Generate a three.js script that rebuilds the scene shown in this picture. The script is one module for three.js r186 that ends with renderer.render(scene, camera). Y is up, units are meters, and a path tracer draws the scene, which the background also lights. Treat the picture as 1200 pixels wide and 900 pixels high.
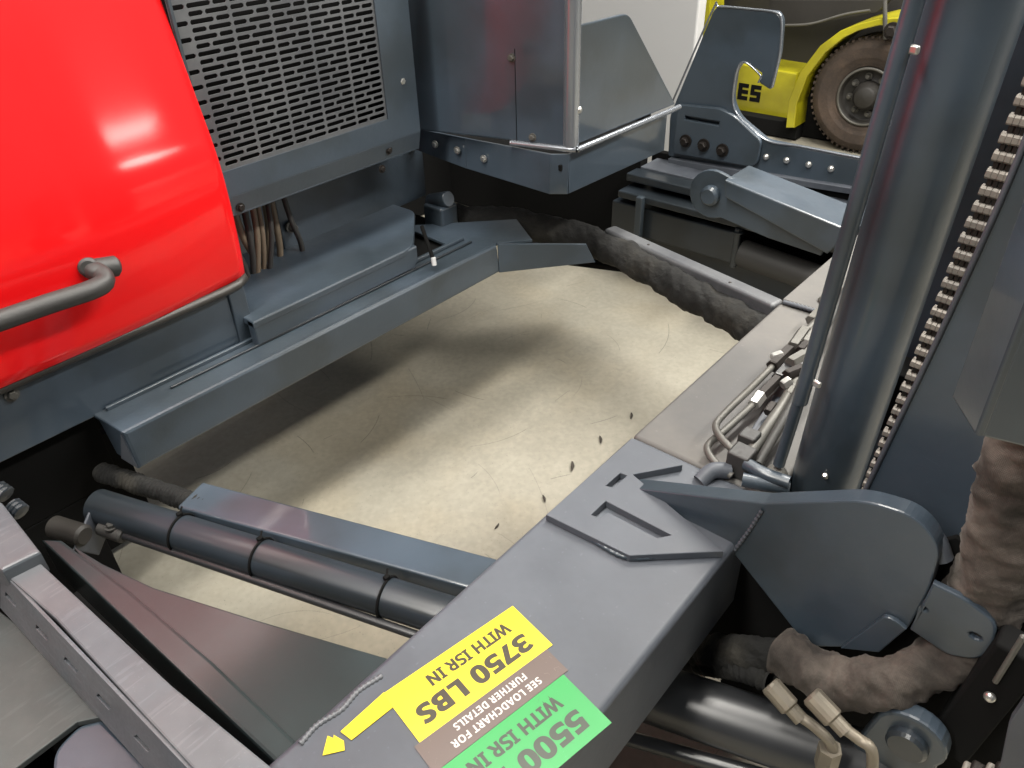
import * as THREE from 'three';
import { RoundedBoxGeometry } from 'three/addons/geometries/RoundedBoxGeometry.js';
import { mergeGeometries } from 'three/addons/utils/BufferGeometryUtils.js';
import { ImprovedNoise } from 'three/addons/math/ImprovedNoise.js';
import { RectAreaLightUniformsLib } from 'three/addons/lights/RectAreaLightUniformsLib.js';

// ---------------------------------------------------------------- camera, lamps, exposure
const scene = new THREE.Scene();
const camera = new THREE.PerspectiveCamera(53.13, 4 / 3, 0.02, 80);
camera.position.set(0, 1.6, 0);
camera.up.set(0.452, 0.820, -0.351);
camera.lookAt(0.6167, 1.6 - 0.572, -0.541);
const renderer = new THREE.WebGLRenderer({ antialias: true });
renderer.toneMapping = THREE.LinearToneMapping;
renderer.toneMappingExposure = 1;
renderer.shadowMap.enabled = true;
scene.background = new THREE.Color(0.13, 0.138, 0.15);
RectAreaLightUniformsLib.init();

const V = (a, b, c) => new THREE.Vector3(a, b, c);
const v3 = (a) => new THREE.Vector3(a[0], a[1], a[2]);

// ---------------------------------------------------------------- random numbers and noise textures
let seed = 7;
const rnd = () => { seed = (seed * 1664525 + 1013904223) >>> 0; return seed / 4294967296; };
function lattice(n, s) { const a = new Float32Array(n * n); let q = s * 7919 + 13; for (let i = 0; i < a.length; i++) { q = (q * 1664525 + 1013904223) >>> 0; a[i] = q / 4294967296; } return a; }
function fbm(size, cells, oct, s, sx = 1, sy = 1, gain = 0.5) {       // tileable value noise, 0..1
  const out = new Float32Array(size * size); let amp = 1, tot = 0;
  for (let o = 0; o < oct; o++) {
    const nx = Math.min(size, Math.max(1, Math.round(cells * sx)) << o), ny = Math.min(size, Math.max(1, Math.round(cells * sy)) << o), n = Math.max(nx, ny), L = lattice(n, s + o * 31);
    for (let y = 0; y < size; y++) {
      const fy = y / size * ny, y0 = Math.floor(fy), ty = fy - y0, wy = ty * ty * (3 - 2 * ty), ya = (y0 % ny) * n, yb = ((y0 + 1) % ny) * n;
      for (let x = 0; x < size; x++) {
        const fx = x / size * nx, x0 = Math.floor(fx), tx = fx - x0, wx = tx * tx * (3 - 2 * tx), xa = x0 % nx, xb = (x0 + 1) % nx;
        out[y * size + x] += amp * ((L[ya + xa] * (1 - wx) + L[ya + xb] * wx) * (1 - wy) + (L[yb + xa] * (1 - wx) + L[yb + xb] * wx) * wy);
      }
    }
    tot += amp; amp *= gain;
  }
  for (let i = 0; i < out.length; i++) out[i] /= tot;
  return out;
}
const PN = new ImprovedNoise();
const wrinkle = (f, a) => (u, v, x, y, z) => a * (1.1 * PN.noise(x * f, y * f, z * f + 3.1) + 0.7 * PN.noise(x * f * 2.3, y * f * 2.3 + 5.7, z * f * 2.3) + 0.35 * PN.noise(x * f * 5, y * f * 5, z * f * 5));
const clamp = (x, a = 0, b = 1) => Math.min(b, Math.max(a, x));
const sstep = (a, b, x) => { const t = clamp((x - a) / (b - a)); return t * t * (3 - 2 * t); };
function tex(size, metres, fn, srgb = false) {
  const d = new Uint8Array(size * size * 4);
  for (let i = 0; i < size * size; i++) {
    const c = fn(i, i % size, Math.floor(i / size)), a = Array.isArray(c) ? c : [c, c, c];
    for (let k = 0; k < 3; k++) d[i * 4 + k] = Math.round(255 * clamp(a[k])); d[i * 4 + 3] = 255;
  }
  const t = new THREE.DataTexture(d, size, size, THREE.RGBAFormat);
  t.wrapS = t.wrapT = THREE.RepeatWrapping; t.magFilter = THREE.LinearFilter; t.minFilter = THREE.LinearMipmapLinearFilter; t.generateMipmaps = true;
  if (srgb) t.colorSpace = THREE.SRGBColorSpace;
  t.repeat.set(1 / metres, 1 / metres); t.needsUpdate = true; return t;
}
const nA = fbm(512, 4, 6, 3), nB = fbm(512, 16, 4, 9), nC = fbm(512, 90, 2, 21), nD = fbm(512, 3, 5, 44), nS = fbm(512, 6, 5, 61, 1, 12), nF = fbm(512, 240, 1, 77);
const paintTint = (() => {
  const n = 1024, a = fbm(n, 4, 7, 3), d0 = fbm(n, 3, 6, 44), f = fbm(n, 480, 1, 77), sc = new Float32Array(n * n);
  let q = 17; const r = () => { q = (q * 1664525 + 1013904223) >>> 0; return q / 4294967296; };
  for (let k = 0; k < 26; k++) { let x = r() * n, y = r() * n, t = r() * 6.28; const l = 8 + r() * 50, s = 0.2 + 0.5 * r(); for (let m = 0; m < l; m++) { sc[((Math.floor(y) & (n - 1)) * n) + (Math.floor(x) & (n - 1))] = s; x += Math.cos(t); y += Math.sin(t); t += (r() - 0.5) * 0.06; } }
  return tex(n, 0.9, (i) => { const s = (f[i] > 0.985 ? 0.14 : 0) + sc[i] * 0.22, d = sstep(0.54, 0.76, d0[i]) * 0.13, b = 0.76 + 0.22 * a[i]; return [b + s - d, b + s - d * 1.05, b - 0.004 + s - d * 1.2]; }, true);
})();
const paintRough = tex(512, 0.7, (i) => clamp(0.30 + 0.34 * (nA[i] - 0.3) + 0.16 * nB[i]));
const orangePeel = tex(512, 0.22, (i) => nB[i] * 0.6 + nA[i] * 0.4);
const dustTint = tex(512, 1.1, (i) => { const k = sstep(0.25, 0.75, nA[i]) * 0.55 + 0.25 * nB[i] + 0.2 * nC[i], s = nF[i] > 0.97 ? 0.12 : 0; return [0.60 + 0.36 * k + s, 0.60 + 0.345 * k + s, 0.62 + 0.31 * k + s]; }, true);
const dustRough = tex(512, 1.1, (i) => 0.42 + 0.3 * nA[i] + 0.12 * nC[i]);
const wornTint = tex(512, 0.42, (i, x, y) => {
  const k = nA[i] * 0.6 + nB[i] * 0.4, r = sstep(0.45, 0.72, nD[i]), w = (nF[i] > 0.965 ? 0.10 : 0) + sstep(0.66, 0.72, nS[i]) * 0.06;
  return [0.68 + 0.20 * k + 0.02 * r + w, 0.70 + 0.19 * k - 0.01 * r + w, 0.72 + 0.18 * k - 0.02 * r + w];
}, true);
const wornRough = tex(512, 0.42, (i) => 0.28 + 0.25 * nA[i] + 0.12 * nC[i]);
const clothTint = tex(512, 0.24, (i, x, y) => {
  const weave = 0.5 + 0.5 * Math.sin((x + y) * Math.PI / 4) * Math.sin((x - y) * Math.PI / 4), k = sstep(0.32, 0.70, 0.6 * nA[i] + 0.4 * nD[i]) * 0.75 + 0.25 * nC[i];
  return [0.26 + 0.34 * k + 0.05 * weave, 0.225 + 0.315 * k + 0.05 * weave, 0.20 + 0.29 * k + 0.05 * weave];
}, true);
const clothBump = tex(512, 0.24, (i, x, y) => 0.3 * (0.5 + 0.5 * Math.sin((x + y) * Math.PI / 4) * Math.sin((x - y) * Math.PI / 4)) + 0.7 * nB[i]);
const grime = tex(512, 0.4, (i) => { const k = sstep(0.35, 0.75, nA[i]); return [0.10 + 0.22 * k + 0.05 * nC[i], 0.10 + 0.20 * k + 0.05 * nC[i], 0.095 + 0.165 * k + 0.04 * nC[i]]; }, true);
const grimeBump = tex(512, 0.25, (i) => nA[i] * 0.6 + nB[i] * 0.4);
const rubberTint = tex(512, 0.5, (i) => { const k = sstep(0.3, 0.8, nA[i]) * 0.6 + 0.4 * nC[i]; return [0.26 + 0.20 * k, 0.22 + 0.16 * k, 0.19 + 0.13 * k]; }, true);

// concrete: mottled, stained, with the fine scratches and drag marks that the slab carries
const concreteTex = (() => {
  const n = 2048, a = fbm(n, 3, 7, 101, 1, 1, 0.55), b = fbm(n, 9, 5, 131), c = fbm(n, 256, 2, 151), st = fbm(n, 2, 6, 171), f = fbm(n, 1024, 1, 191);
  const scr = new Float32Array(n * n);
  let q = 5; const r = () => { q = (q * 1664525 + 1013904223) >>> 0; return q / 4294967296; };
  for (let k = 0; k < 170; k++) {
    let x = r() * n, y = r() * n, t = (r() < 0.6 ? 0.5 : 2.2) + (r() - 0.5) * 1.6; const len = 12 + r() * 150, bend = (r() - 0.5) * 0.02, s = 0.25 + 0.5 * r();
    for (let j = 0; j < len; j++) { const i = ((Math.floor(y) & (n - 1)) * n) + (Math.floor(x) & (n - 1)); scr[i] = Math.max(scr[i], s * Math.min(1, (len - j) / 10)); x += Math.cos(t); y += Math.sin(t); t += bend; }
  }
  return tex(n, 3.2, (i) => {
    let k = 0.82 + 0.22 * (a[i] - 0.5) + 0.07 * (c[i] - 0.5) - 0.17 * sstep(0.48, 0.75, st[i]) + 0.07 * (b[i] - 0.5);
    if (f[i] > 0.988) k -= 0.16;
    const w = sstep(0.45, 0.75, b[i]) * 0.03 + sstep(0.5, 0.8, st[i]) * 0.03;
    k *= 1 - 0.55 * scr[i];
    return [k * 0.98, k * (0.955 - w * 0.5), k * (0.885 - w * 1.2)];
  }, true);
})();
const concreteRough = tex(512, 2.0, (i) => 0.50 + 0.35 * nA[i]);

const M = {};
const std = (o) => new THREE.MeshPhysicalMaterial(o);
const rgb = (r, g, b) => new THREE.Color().setRGB(r, g, b);
M.paint = std({ color: rgb(0.058, 0.080, 0.107), map: paintTint, roughness: 0.95, roughnessMap: paintRough, clearcoat: 0.5, clearcoatRoughness: 0.22, bumpMap: orangePeel, bumpScale: 0.0006 });
M.gloss = std({ color: rgb(0.062, 0.086, 0.116), map: paintTint, roughness: 0.35, clearcoat: 0.8, clearcoatRoughness: 0.06, bumpMap: orangePeel, bumpScale: 0.0003 });
M.dusty = std({ color: rgb(0.094, 0.109, 0.133), map: dustTint, roughness: 1, roughnessMap: dustRough, clearcoat: 0.3, clearcoatRoughness: 0.4, bumpMap: orangePeel, bumpScale: 0.0005 });
M.beige = std({ color: rgb(0.150, 0.147, 0.139), map: dustTint, roughness: 1, roughnessMap: dustRough, bumpMap: orangePeel, bumpScale: 0.0005 });
M.sheet = std({ color: rgb(0.17, 0.18, 0.19), map: dustTint, metalness: 0.2, roughness: 0.45 });
M.deck = std({ color: rgb(0.088, 0.100, 0.096), map: wornTint, roughness: 1, roughnessMap: dustRough, bumpMap: orangePeel, bumpScale: 0.0008 });
M.worn = std({ color: rgb(0.165, 0.178, 0.19), map: wornTint, metalness: 0.1, roughness: 1, roughnessMap: wornRough, bumpMap: wornTint, bumpScale: 0.0004 });
M.slick = std({ color: rgb(0.032, 0.046, 0.050), map: paintTint, metalness: 0.1, roughness: 0.30, clearcoat: 0.6, clearcoatRoughness: 0.16, bumpMap: orangePeel, bumpScale: 0.0004 });
M.red = std({ color: rgb(0.74, 0.004, 0.006), roughness: 0.5, specularIntensity: 0.3, clearcoat: 0.75, clearcoatRoughness: 0.09, bumpMap: orangePeel, bumpScale: 0.00035 });
M.trim = std({ color: rgb(0.030, 0.027, 0.024), roughness: 0.45, bumpMap: orangePeel, bumpScale: 0.001 });
M.rubber = std({ color: rgb(0.035, 0.034, 0.032), roughness: 0.6, bumpMap: grimeBump, bumpScale: 0.001 });
M.blackPipe = std({ color: rgb(0.020, 0.021, 0.023), roughness: 0.32, clearcoat: 0.3, clearcoatRoughness: 0.3 });
M.plastic = std({ color: rgb(0.032, 0.031, 0.030), roughness: 0.5, bumpMap: orangePeel, bumpScale: 0.0012 });
M.grime = std({ color: rgb(0.17, 0.17, 0.17), map: grime, roughness: 0.9, bumpMap: grimeBump, bumpScale: 0.010 });
M.cloth = std({ color: rgb(0.31, 0.325, 0.335), map: clothTint, roughness: 0.95, sheen: 0.5, sheenRoughness: 0.6, sheenColor: rgb(0.3, 0.27, 0.25), bumpMap: clothBump, bumpScale: 0.0015 });
M.steel = std({ color: rgb(0.62, 0.61, 0.58), metalness: 0.9, roughness: 0.33, bumpMap: orangePeel, bumpScale: 0.0004 });
M.zinc = std({ color: rgb(0.155, 0.150, 0.138), metalness: 0.35, roughness: 0.5, map: paintTint });
M.chainSteel = std({ color: rgb(0.40, 0.375, 0.33), metalness: 0.35, roughness: 0.5, map: dustTint });
M.darkSteel = std({ color: rgb(0.022, 0.018, 0.016), metalness: 0.5, roughness: 0.5 });
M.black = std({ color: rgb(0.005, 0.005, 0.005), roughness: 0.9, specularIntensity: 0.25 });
M.under = std({ color: rgb(0.028, 0.037, 0.048), roughness: 0.36, clearcoat: 0.4, clearcoatRoughness: 0.2, map: paintTint });
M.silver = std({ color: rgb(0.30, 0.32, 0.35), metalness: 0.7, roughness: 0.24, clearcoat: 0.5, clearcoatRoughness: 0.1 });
M.hoseTan = std({ color: rgb(0.22, 0.17, 0.12), roughness: 0.55, map: paintTint });
M.brass = std({ color: rgb(0.30, 0.27, 0.21), metalness: 0.45, roughness: 0.5, map: dustTint });
M.floor = std({ color: rgb(0.52, 0.515, 0.495), map: concreteTex, roughness: 1, roughnessMap: concreteRough, bumpMap: concreteTex, bumpScale: 0.001 });
M.yellow = std({ color: rgb(0.50, 0.45, 0.010), roughness: 0.4, clearcoat: 0.5, clearcoatRoughness: 0.2, map: paintTint });
M.tyre = std({ color: rgb(0.46, 0.46, 0.46), map: rubberTint, roughness: 0.85, bumpMap: grimeBump, bumpScale: 0.004 });
M.frameBlack = std({ color: rgb(0.030, 0.027, 0.024), roughness: 0.6, map: paintTint });
M.white = std({ color: rgb(0.50, 0.50, 0.50), roughness: 0.3, clearcoat: 0.8, clearcoatRoughness: 0.12, bumpMap: orangePeel, bumpScale: 0.0006 });
M.chip = std({ color: rgb(0.030, 0.024, 0.018), roughness: 0.8 });

// ---------------------------------------------------------------- geometry helpers
function boxUV(g) {
  if (g.userData.keep) { const h = g.toNonIndexed(); return h; }
  if (g.index) g = g.toNonIndexed();
  const p = g.attributes.position, uv = new Float32Array(p.count * 2), a = V(), b = V(), c = V(), n = V();
  for (let i = 0; i < p.count; i += 3) {
    a.fromBufferAttribute(p, i); b.fromBufferAttribute(p, i + 1); c.fromBufferAttribute(p, i + 2);
    n.copy(b).sub(a).cross(c.clone().sub(a)); const x = Math.abs(n.x), y = Math.abs(n.y), z = Math.abs(n.z);
    [a, b, c].forEach((q, k) => { const u = x > y && x > z ? q.z : q.x, w = y >= x && y >= z ? q.z : q.y; uv[(i + k) * 2] = u; uv[(i + k) * 2 + 1] = w; });
  }
  g.setAttribute('uv', new THREE.BufferAttribute(uv, 2));
  for (const k of Object.keys(g.attributes)) if (!['position', 'normal', 'uv'].includes(k)) g.deleteAttribute(k);
  g.clearGroups(); return g;
}
const join = (list) => { const l = list.map(boxUV); return l.length > 1 ? mergeGeometries(l) : l[0]; };
const used = {};
function numbered(n) { used[n] = (used[n] ?? -1) + 1; return used[n] ? `${n}_${String(used[n]).padStart(3, '0')}` : n; }
function thing(name, label, category, at = [0, 0, 0], group) {
  const o = new THREE.Group(); o.name = numbered(name); o.position.set(...at); scene.add(o);
  o.userData = { label, category }; if (group) o.userData.group = group; o.userData.at = at; return o;
}
function part(name, geos, mat, root, label, at = null) {               // geometry in world metres, kept relative to its thing's base
  let top = root; while (top.parent && top.parent !== scene) top = top.parent;
  const o = at ?? top.userData.at, g = join(Array.isArray(geos) ? geos : [geos]);
  g.translate(-o[0], -o[1], -o[2]);
  const m = new THREE.Mesh(g, mat); m.name = name; m.castShadow = m.receiveShadow = true; if (label) m.userData.label = label;
  root.add(m); return m;
}
// flat plate: coplanar outline pts, thickness t along dir, corners rounded by r (number or list), optional holes (outlines)
function roundPts(p, r) {
  if (!r) return p; const out = [], n = p.length;
  for (let i = 0; i < n; i++) {
    const ri = Array.isArray(r) ? (r[i] || 0) : r, A = p[(i + n - 1) % n], B = p[i], C = p[(i + 1) % n];
    if (!ri) { out.push(B); continue; }
    const la = A.distanceTo(B), lc = C.distanceTo(B), d = Math.min(ri, la * 0.48, lc * 0.48);
    const s = B.clone().lerp(A, d / la), e = B.clone().lerp(C, d / lc);
    for (let k = 0; k <= 6; k++) { const t = k / 6; out.push(s.clone().multiplyScalar((1 - t) ** 2).addScaledVector(B, 2 * t * (1 - t)).addScaledVector(e, t * t)); }
  }
  return out;
}
function plate(pts, dir, t, { r = 0, bevel = 0.002, holes = [] } = {}) {
  const P = pts.map(v3), d = v3(dir).normalize(), n = V();
  for (let i = 0; i < P.length; i++) { const a = P[i], b = P[(i + 1) % P.length]; n.x += (a.y - b.y) * (a.z + b.z); n.y += (a.z - b.z) * (a.x + b.x); n.z += (a.x - b.x) * (a.y + b.y); }
  n.normalize(); if (n.dot(d) < 0) n.negate();
  const u = Math.abs(n.y) > 0.9 ? V(1, 0, 0) : V(0, 1, 0).cross(n).normalize(); u.addScaledVector(n, -u.dot(n)).normalize();
  const w = n.clone().cross(u), o = P[0];
  const to2 = (q) => { const e = q.clone().sub(o); return new THREE.Vector2(e.dot(u), e.dot(w)); };
  const s = new THREE.Shape(roundPts(P.map(to2), r));
  for (const h of holes) s.holes.push(new THREE.Path((h[0].isVector2 ? h : h.map((q) => to2(v3(q))))));
  const b = Math.min(bevel, t * 0.4);
  const g = new THREE.ExtrudeGeometry(s, { depth: t - 2 * b, bevelEnabled: b > 0, bevelThickness: b, bevelSize: b, bevelOffset: -b, bevelSegments: 2, curveSegments: 8 });
  g.translate(0, 0, b);
  g.applyMatrix4(new THREE.Matrix4().makeBasis(u, w, n).setPosition(o)); return g;
}
function box(a, b, r = 0.004) {
  const s = [0, 1, 2].map((k) => Math.abs(b[k] - a[k])), g = new RoundedBoxGeometry(s[0], s[1], s[2], 2, Math.min(r, Math.min(...s) * 0.45));
  return g.translate((a[0] + b[0]) / 2, (a[1] + b[1]) / 2, (a[2] + b[2]) / 2);
}
function bar(p, q, w, h, r = 0.004, roll = [0, 1, 0]) {                // a bar of w x h from p to q, h along roll
  const a = v3(p), b = v3(q), d = b.clone().sub(a), L = d.length(); d.normalize();
  const up = v3(roll).addScaledVector(d, -v3(roll).dot(d)).normalize(), s = d.clone().cross(up);
  const g = new RoundedBoxGeometry(L, h, w, 2, Math.min(r, Math.min(w, h) * 0.45));
  return g.applyMatrix4(new THREE.Matrix4().makeBasis(d, up, s).setPosition(a.add(b).multiplyScalar(0.5)));
}
function tube(pts, r, seg = 48, rad = 14, wobble = null) {
  const c = new THREE.CatmullRomCurve3(pts.map(v3), false, 'catmullrom', 0.5), g = new THREE.TubeGeometry(c, seg, r, rad, false);
  if (wobble) {
    const p = g.attributes.position, n = g.attributes.normal;
    for (let i = 0; i <= seg; i++) for (let j = 0; j <= rad; j++) { const k = i * (rad + 1) + j, e = wobble(i / seg, (j % rad) / rad, p.getX(k), p.getY(k), p.getZ(k)); p.setXYZ(k, p.getX(k) + n.getX(k) * e, p.getY(k) + n.getY(k) * e, p.getZ(k) + n.getZ(k) * e); }
    g.computeVertexNormals(); g.userData.keep = true; const uv = g.attributes.uv, LL = c.getLength(), cr = Math.round(6.283 * r / 0.12) * 0.12 || 0.12;
    for (let i = 0; i < uv.count; i++) uv.setXY(i, uv.getX(i) * LL, uv.getY(i) * cr);
    for (let i = 0; i <= seg; i++) { const a = i * (rad + 1), b = a + rad, m = g.attributes.normal, q = V(m.getX(a) + m.getX(b), m.getY(a) + m.getY(b), m.getZ(a) + m.getZ(b)).normalize(); m.setXYZ(a, q.x, q.y, q.z); m.setXYZ(b, q.x, q.y, q.z); }
  }
  return g;
}
function lathe(p, q, prof, seg = 28) {                                 // prof: [radius, fraction or metres from p] along p->q, distances in metres
  const a = v3(p), d = v3(q).sub(a).normalize(), x = Math.abs(d.y) > 0.9 ? V(1, 0, 0) : V(0, 1, 0); x.addScaledVector(d, -x.dot(d)).normalize();
  const z = x.clone().cross(d), g = new THREE.LatheGeometry(prof.map(([r, y]) => new THREE.Vector2(Math.max(r, 1e-5), y)), seg);
  let h = g.toNonIndexed(); h.computeVertexNormals();
  return h.applyMatrix4(new THREE.Matrix4().makeBasis(x, d, z).setPosition(a));
}
function smoothLathe(p, q, prof, seg = 36) {
  const a = v3(p), d = v3(q).sub(a).normalize(), x = Math.abs(d.y) > 0.9 ? V(1, 0, 0) : V(0, 1, 0); x.addScaledVector(d, -x.dot(d)).normalize();
  const z = x.clone().cross(d), g = new THREE.LatheGeometry(prof.map(([r, y]) => new THREE.Vector2(Math.max(r, 1e-5), y)), seg);
  return g.applyMatrix4(new THREE.Matrix4().makeBasis(x, d, z).setPosition(a));
}
const len = (p, q) => v3(p).distanceTo(v3(q));
const rod = (p, q, r, c = 0.002) => { const L = len(p, q); return join([smoothLathe(p, q, [[r, c], [r, L - c]]), lathe(p, q, [[0, 0], [r - c, 0], [r, c]]), lathe(p, q, [[r, L - c], [r - c, L], [0, L]])]); };
function bolt(p, dir, r = 0.009, h = 0.006) {                          // hex head on a washer
  const q = v3(p).add(v3(dir)).toArray();
  return [lathe(p, q, [[r * 1.5, -0.001], [r * 1.5, h * 0.3], [0, h * 0.3]], 18), lathe(p, q, [[r, 0], [r, h * 1.1], [r * 0.8, h * 1.35], [0, h * 1.35]], 6)];
}
function dome(p, dir, r = 0.008, h = 0.005) {
  const q = v3(p).add(v3(dir)).toArray();
  return smoothLathe(p, q, [[r, -0.001], [r * 0.98, h * 0.25], [r * 0.8, h * 0.65], [r * 0.45, h * 0.92], [0, h]], 18);
}
const add = (a, b) => a.map((x, i) => x + b[i]);

// ---------------------------------------------------------------- lamps of the workshop and one added fill lamp
const LAMPS = [
  // x, y, z, length along x, width, radiance
  [2.5, 3.9, 1.4, 2.6, 0.40, 66], [4.2, 3.9, -0.9, 2.8, 0.40, 74], [0.5, 3.9, -1.2, 2.6, 0.40, 36], [5.2, 4.2, 1.6, 2.6, 0.40, 26], [-2.2, 3.9, -0.9, 2.6, 0.40, 46],  // last in this row is an added fill for camera-facing sides
  [9.4, 3.9, 12.1, 3.4, 1.2, 30, 0.03], [17.3, 3.9, 23.8, 11.0, 4.0, 20, -0.61],
];
function lamp([x, y, z, l, w, e, turn = 0], where) {
  const t = thing('ceiling_lamp', `long fluorescent ceiling lamp hanging high ${where}`, 'lamp', [x, y, z], 'fluorescent lamps under the workshop ceiling');
  part('lamp_housing', box([x - l / 2 - 0.03, y, z - w / 2 - 0.02], [x + l / 2 + 0.03, y + 0.07, z + w / 2 + 0.02], 0.01), M.white, t);
  const glow = std({ color: rgb(0.9, 0.9, 0.88), emissive: rgb(1, 0.96, 0.88), emissiveIntensity: 8, roughness: 0.5 });
  part('lamp_tube', box([x - l / 2, y - 0.022, z - w / 2], [x + l / 2, y - 0.002, z + w / 2], 0.008), glow, t);
  t.rotation.y = turn;
  const L = new THREE.RectAreaLight(new THREE.Color(1, 0.965, 0.90), e, l, w); L.position.set(x, y - 0.03, z); L.rotation.set(-Math.PI / 2, 0, turn); L.castShadow = true; scene.add(L);
}

// ---------------------------------------------------------------- setting
{
  const g = new THREE.PlaneGeometry(30, 30).rotateX(-Math.PI / 2), m = new THREE.Mesh(boxUV(g), M.floor);
  m.name = 'floor'; m.userData = { kind: 'structure', label: 'cream mottled concrete workshop floor' }; m.receiveShadow = true; scene.add(m);
}
['to the right of the mast', 'beyond the mast near the yellow forklift', 'over the red hood', 'far behind the mast', 'behind the viewer as added fill', 'that shines as the upper streak on the red hood', 'that shines as the lower streak on the red hood'].forEach((w, i) => lamp(LAMPS[i], w));

// ================================================================ the grey and red machine
const BASE = [1.1, 0, -1.1];
const T = thing('truck_mounted_forklift', 'dark grey truck-mounted forklift with glossy red hood and load stickers on its beam', 'forklift', BASE);

// ---- glossy red hood: crowned panel, rolled right edge
{
  const xs = [], prof = [];
  const X1 = 0.902, X0 = -0.65, Y0 = 0.735, Y1 = 1.78, nx = 60, ny = 50, pos = [], idx = [];
  const slope = (y) => y < 0.95 ? 0.13 * (0.95 - y) / 0.215 : -0.24 * sstep(0.925, 1.115, y) + 0.03 * sstep(1.18, 1.35, y);
  const bow = (x) => 0.018 - 0.16 * Math.max(0, x - 0.42) ** 2;
  const zT = [-1.645]; for (let k = 1; k <= 220; k++) zT.push(zT[k - 1] + 0.005 * slope(Y0 + (k - 0.5) * 0.005));
  const zOf = (y) => { const f = (y - Y0) / 0.005, k = Math.min(219, Math.floor(f)); return zT[k] + (zT[k + 1] - zT[k]) * (f - k); };
  const rows = [];
  for (let j = 0; j <= ny; j++) {
    const y = Y0 + (Y1 - Y0) * j / ny, zf = zOf(y), row = [];
    const inset = 0.028 * Math.max(0, 1 - j / 1.2);
    for (let i = 0; i <= nx; i++) {
      let x, z; const k = i - (nx - 14);
      if (k <= 0) { x = X0 + (X1 - 0.04 - X0) * i / (nx - 14); z = zf + bow(x); }
      else if (k <= 10) { const a = k / 10 * Math.PI / 2; x = X1 - 0.04 + 0.04 * Math.sin(a); z = zf + bow(X1 - 0.04) - 0.04 * (1 - Math.cos(a)); }
      else { x = X1; z = zf + bow(X1 - 0.04) - 0.04 - (k - 10) * 0.03; }
      row.push([x, y, z]);
    }
    rows.push(row);
  }
  // lower edge rolled under
  const b0 = rows[0].map(([x, y, z]) => [x, y - 0.010, z - 0.012]), b1 = rows[0].map(([x, y, z]) => [x, y - 0.012, z - 0.05]);
  const all = [b1, b0, ...rows];
  all.forEach((r) => r.forEach((p) => pos.push(...p)));
  for (let j = 0; j < all.length - 1; j++) for (let i = 0; i < nx; i++) { const a = j * (nx + 1) + i, b = a + 1, c = a + nx + 1, d = c + 1; idx.push(a, b, d, a, d, c); }
  const g = new THREE.BufferGeometry(); g.setAttribute('position', new THREE.Float32BufferAttribute(pos, 3)); g.setIndex(idx); g.computeVertexNormals();
  const hood = part('hood', g, M.red, T, 'glossy red crowned hood panel');
  part('edge_trim', [tube([[-0.65, 0.724, -1.645], [0.1, 0.724, -1.644], [0.60, 0.724, -1.643], [0.84, 0.724, -1.648], [0.886, 0.727, -1.675], [0.890, 0.729, -1.74]], 0.0115, 60, 12)], M.trim, hood);
  // bar handle standing off the hood
  const h = part('hood_handle', [tube([[0.0068, 0.9462, -1.555], [0.238, 0.9072, -1.555], [0.4162, 0.897, -1.555], [0.4931, 0.8922, -1.556], [0.5265, 0.8926, -1.566], [0.535, 0.9009, -1.585], [0.5278, 0.9079, -1.61], [0.5324, 0.8951, -1.66]], 0.0200, 80, 18)], M.plastic, T, 'black plastic bar handle on the hood');
  part('handle_foot', [rod([0.5168, 0.9098, -1.612], [0.5819, 0.8958, -1.612], 0.022, 0.006), rod([0.5426, 0.9031, -1.66], [0.5194, 0.9181, -1.6], 0.020, 0.005)], M.plastic, h);
}
// ---- panel below the hood
{
  const p = part('skirt_panel', [plate([[-0.8, 0.56, -1.655], [0.866, 0.56, -1.655], [0.866, 0.728, -1.655], [-0.8, 0.728, -1.655]], [0, 0, -1], 0.006)], M.gloss, T);
  part('flange', [box([0.822, 0.553, -1.66], [0.868, 0.724, -1.648], 0.004), box([0.860, 0.553, -1.72], [0.870, 0.724, -1.65], 0.003)], M.paint, p);
  part('bolt', [...bolt([0.3048, 0.6977, -1.652], [0, 0, 1], 0.010, 0.008)], M.zinc, p);
}
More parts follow.
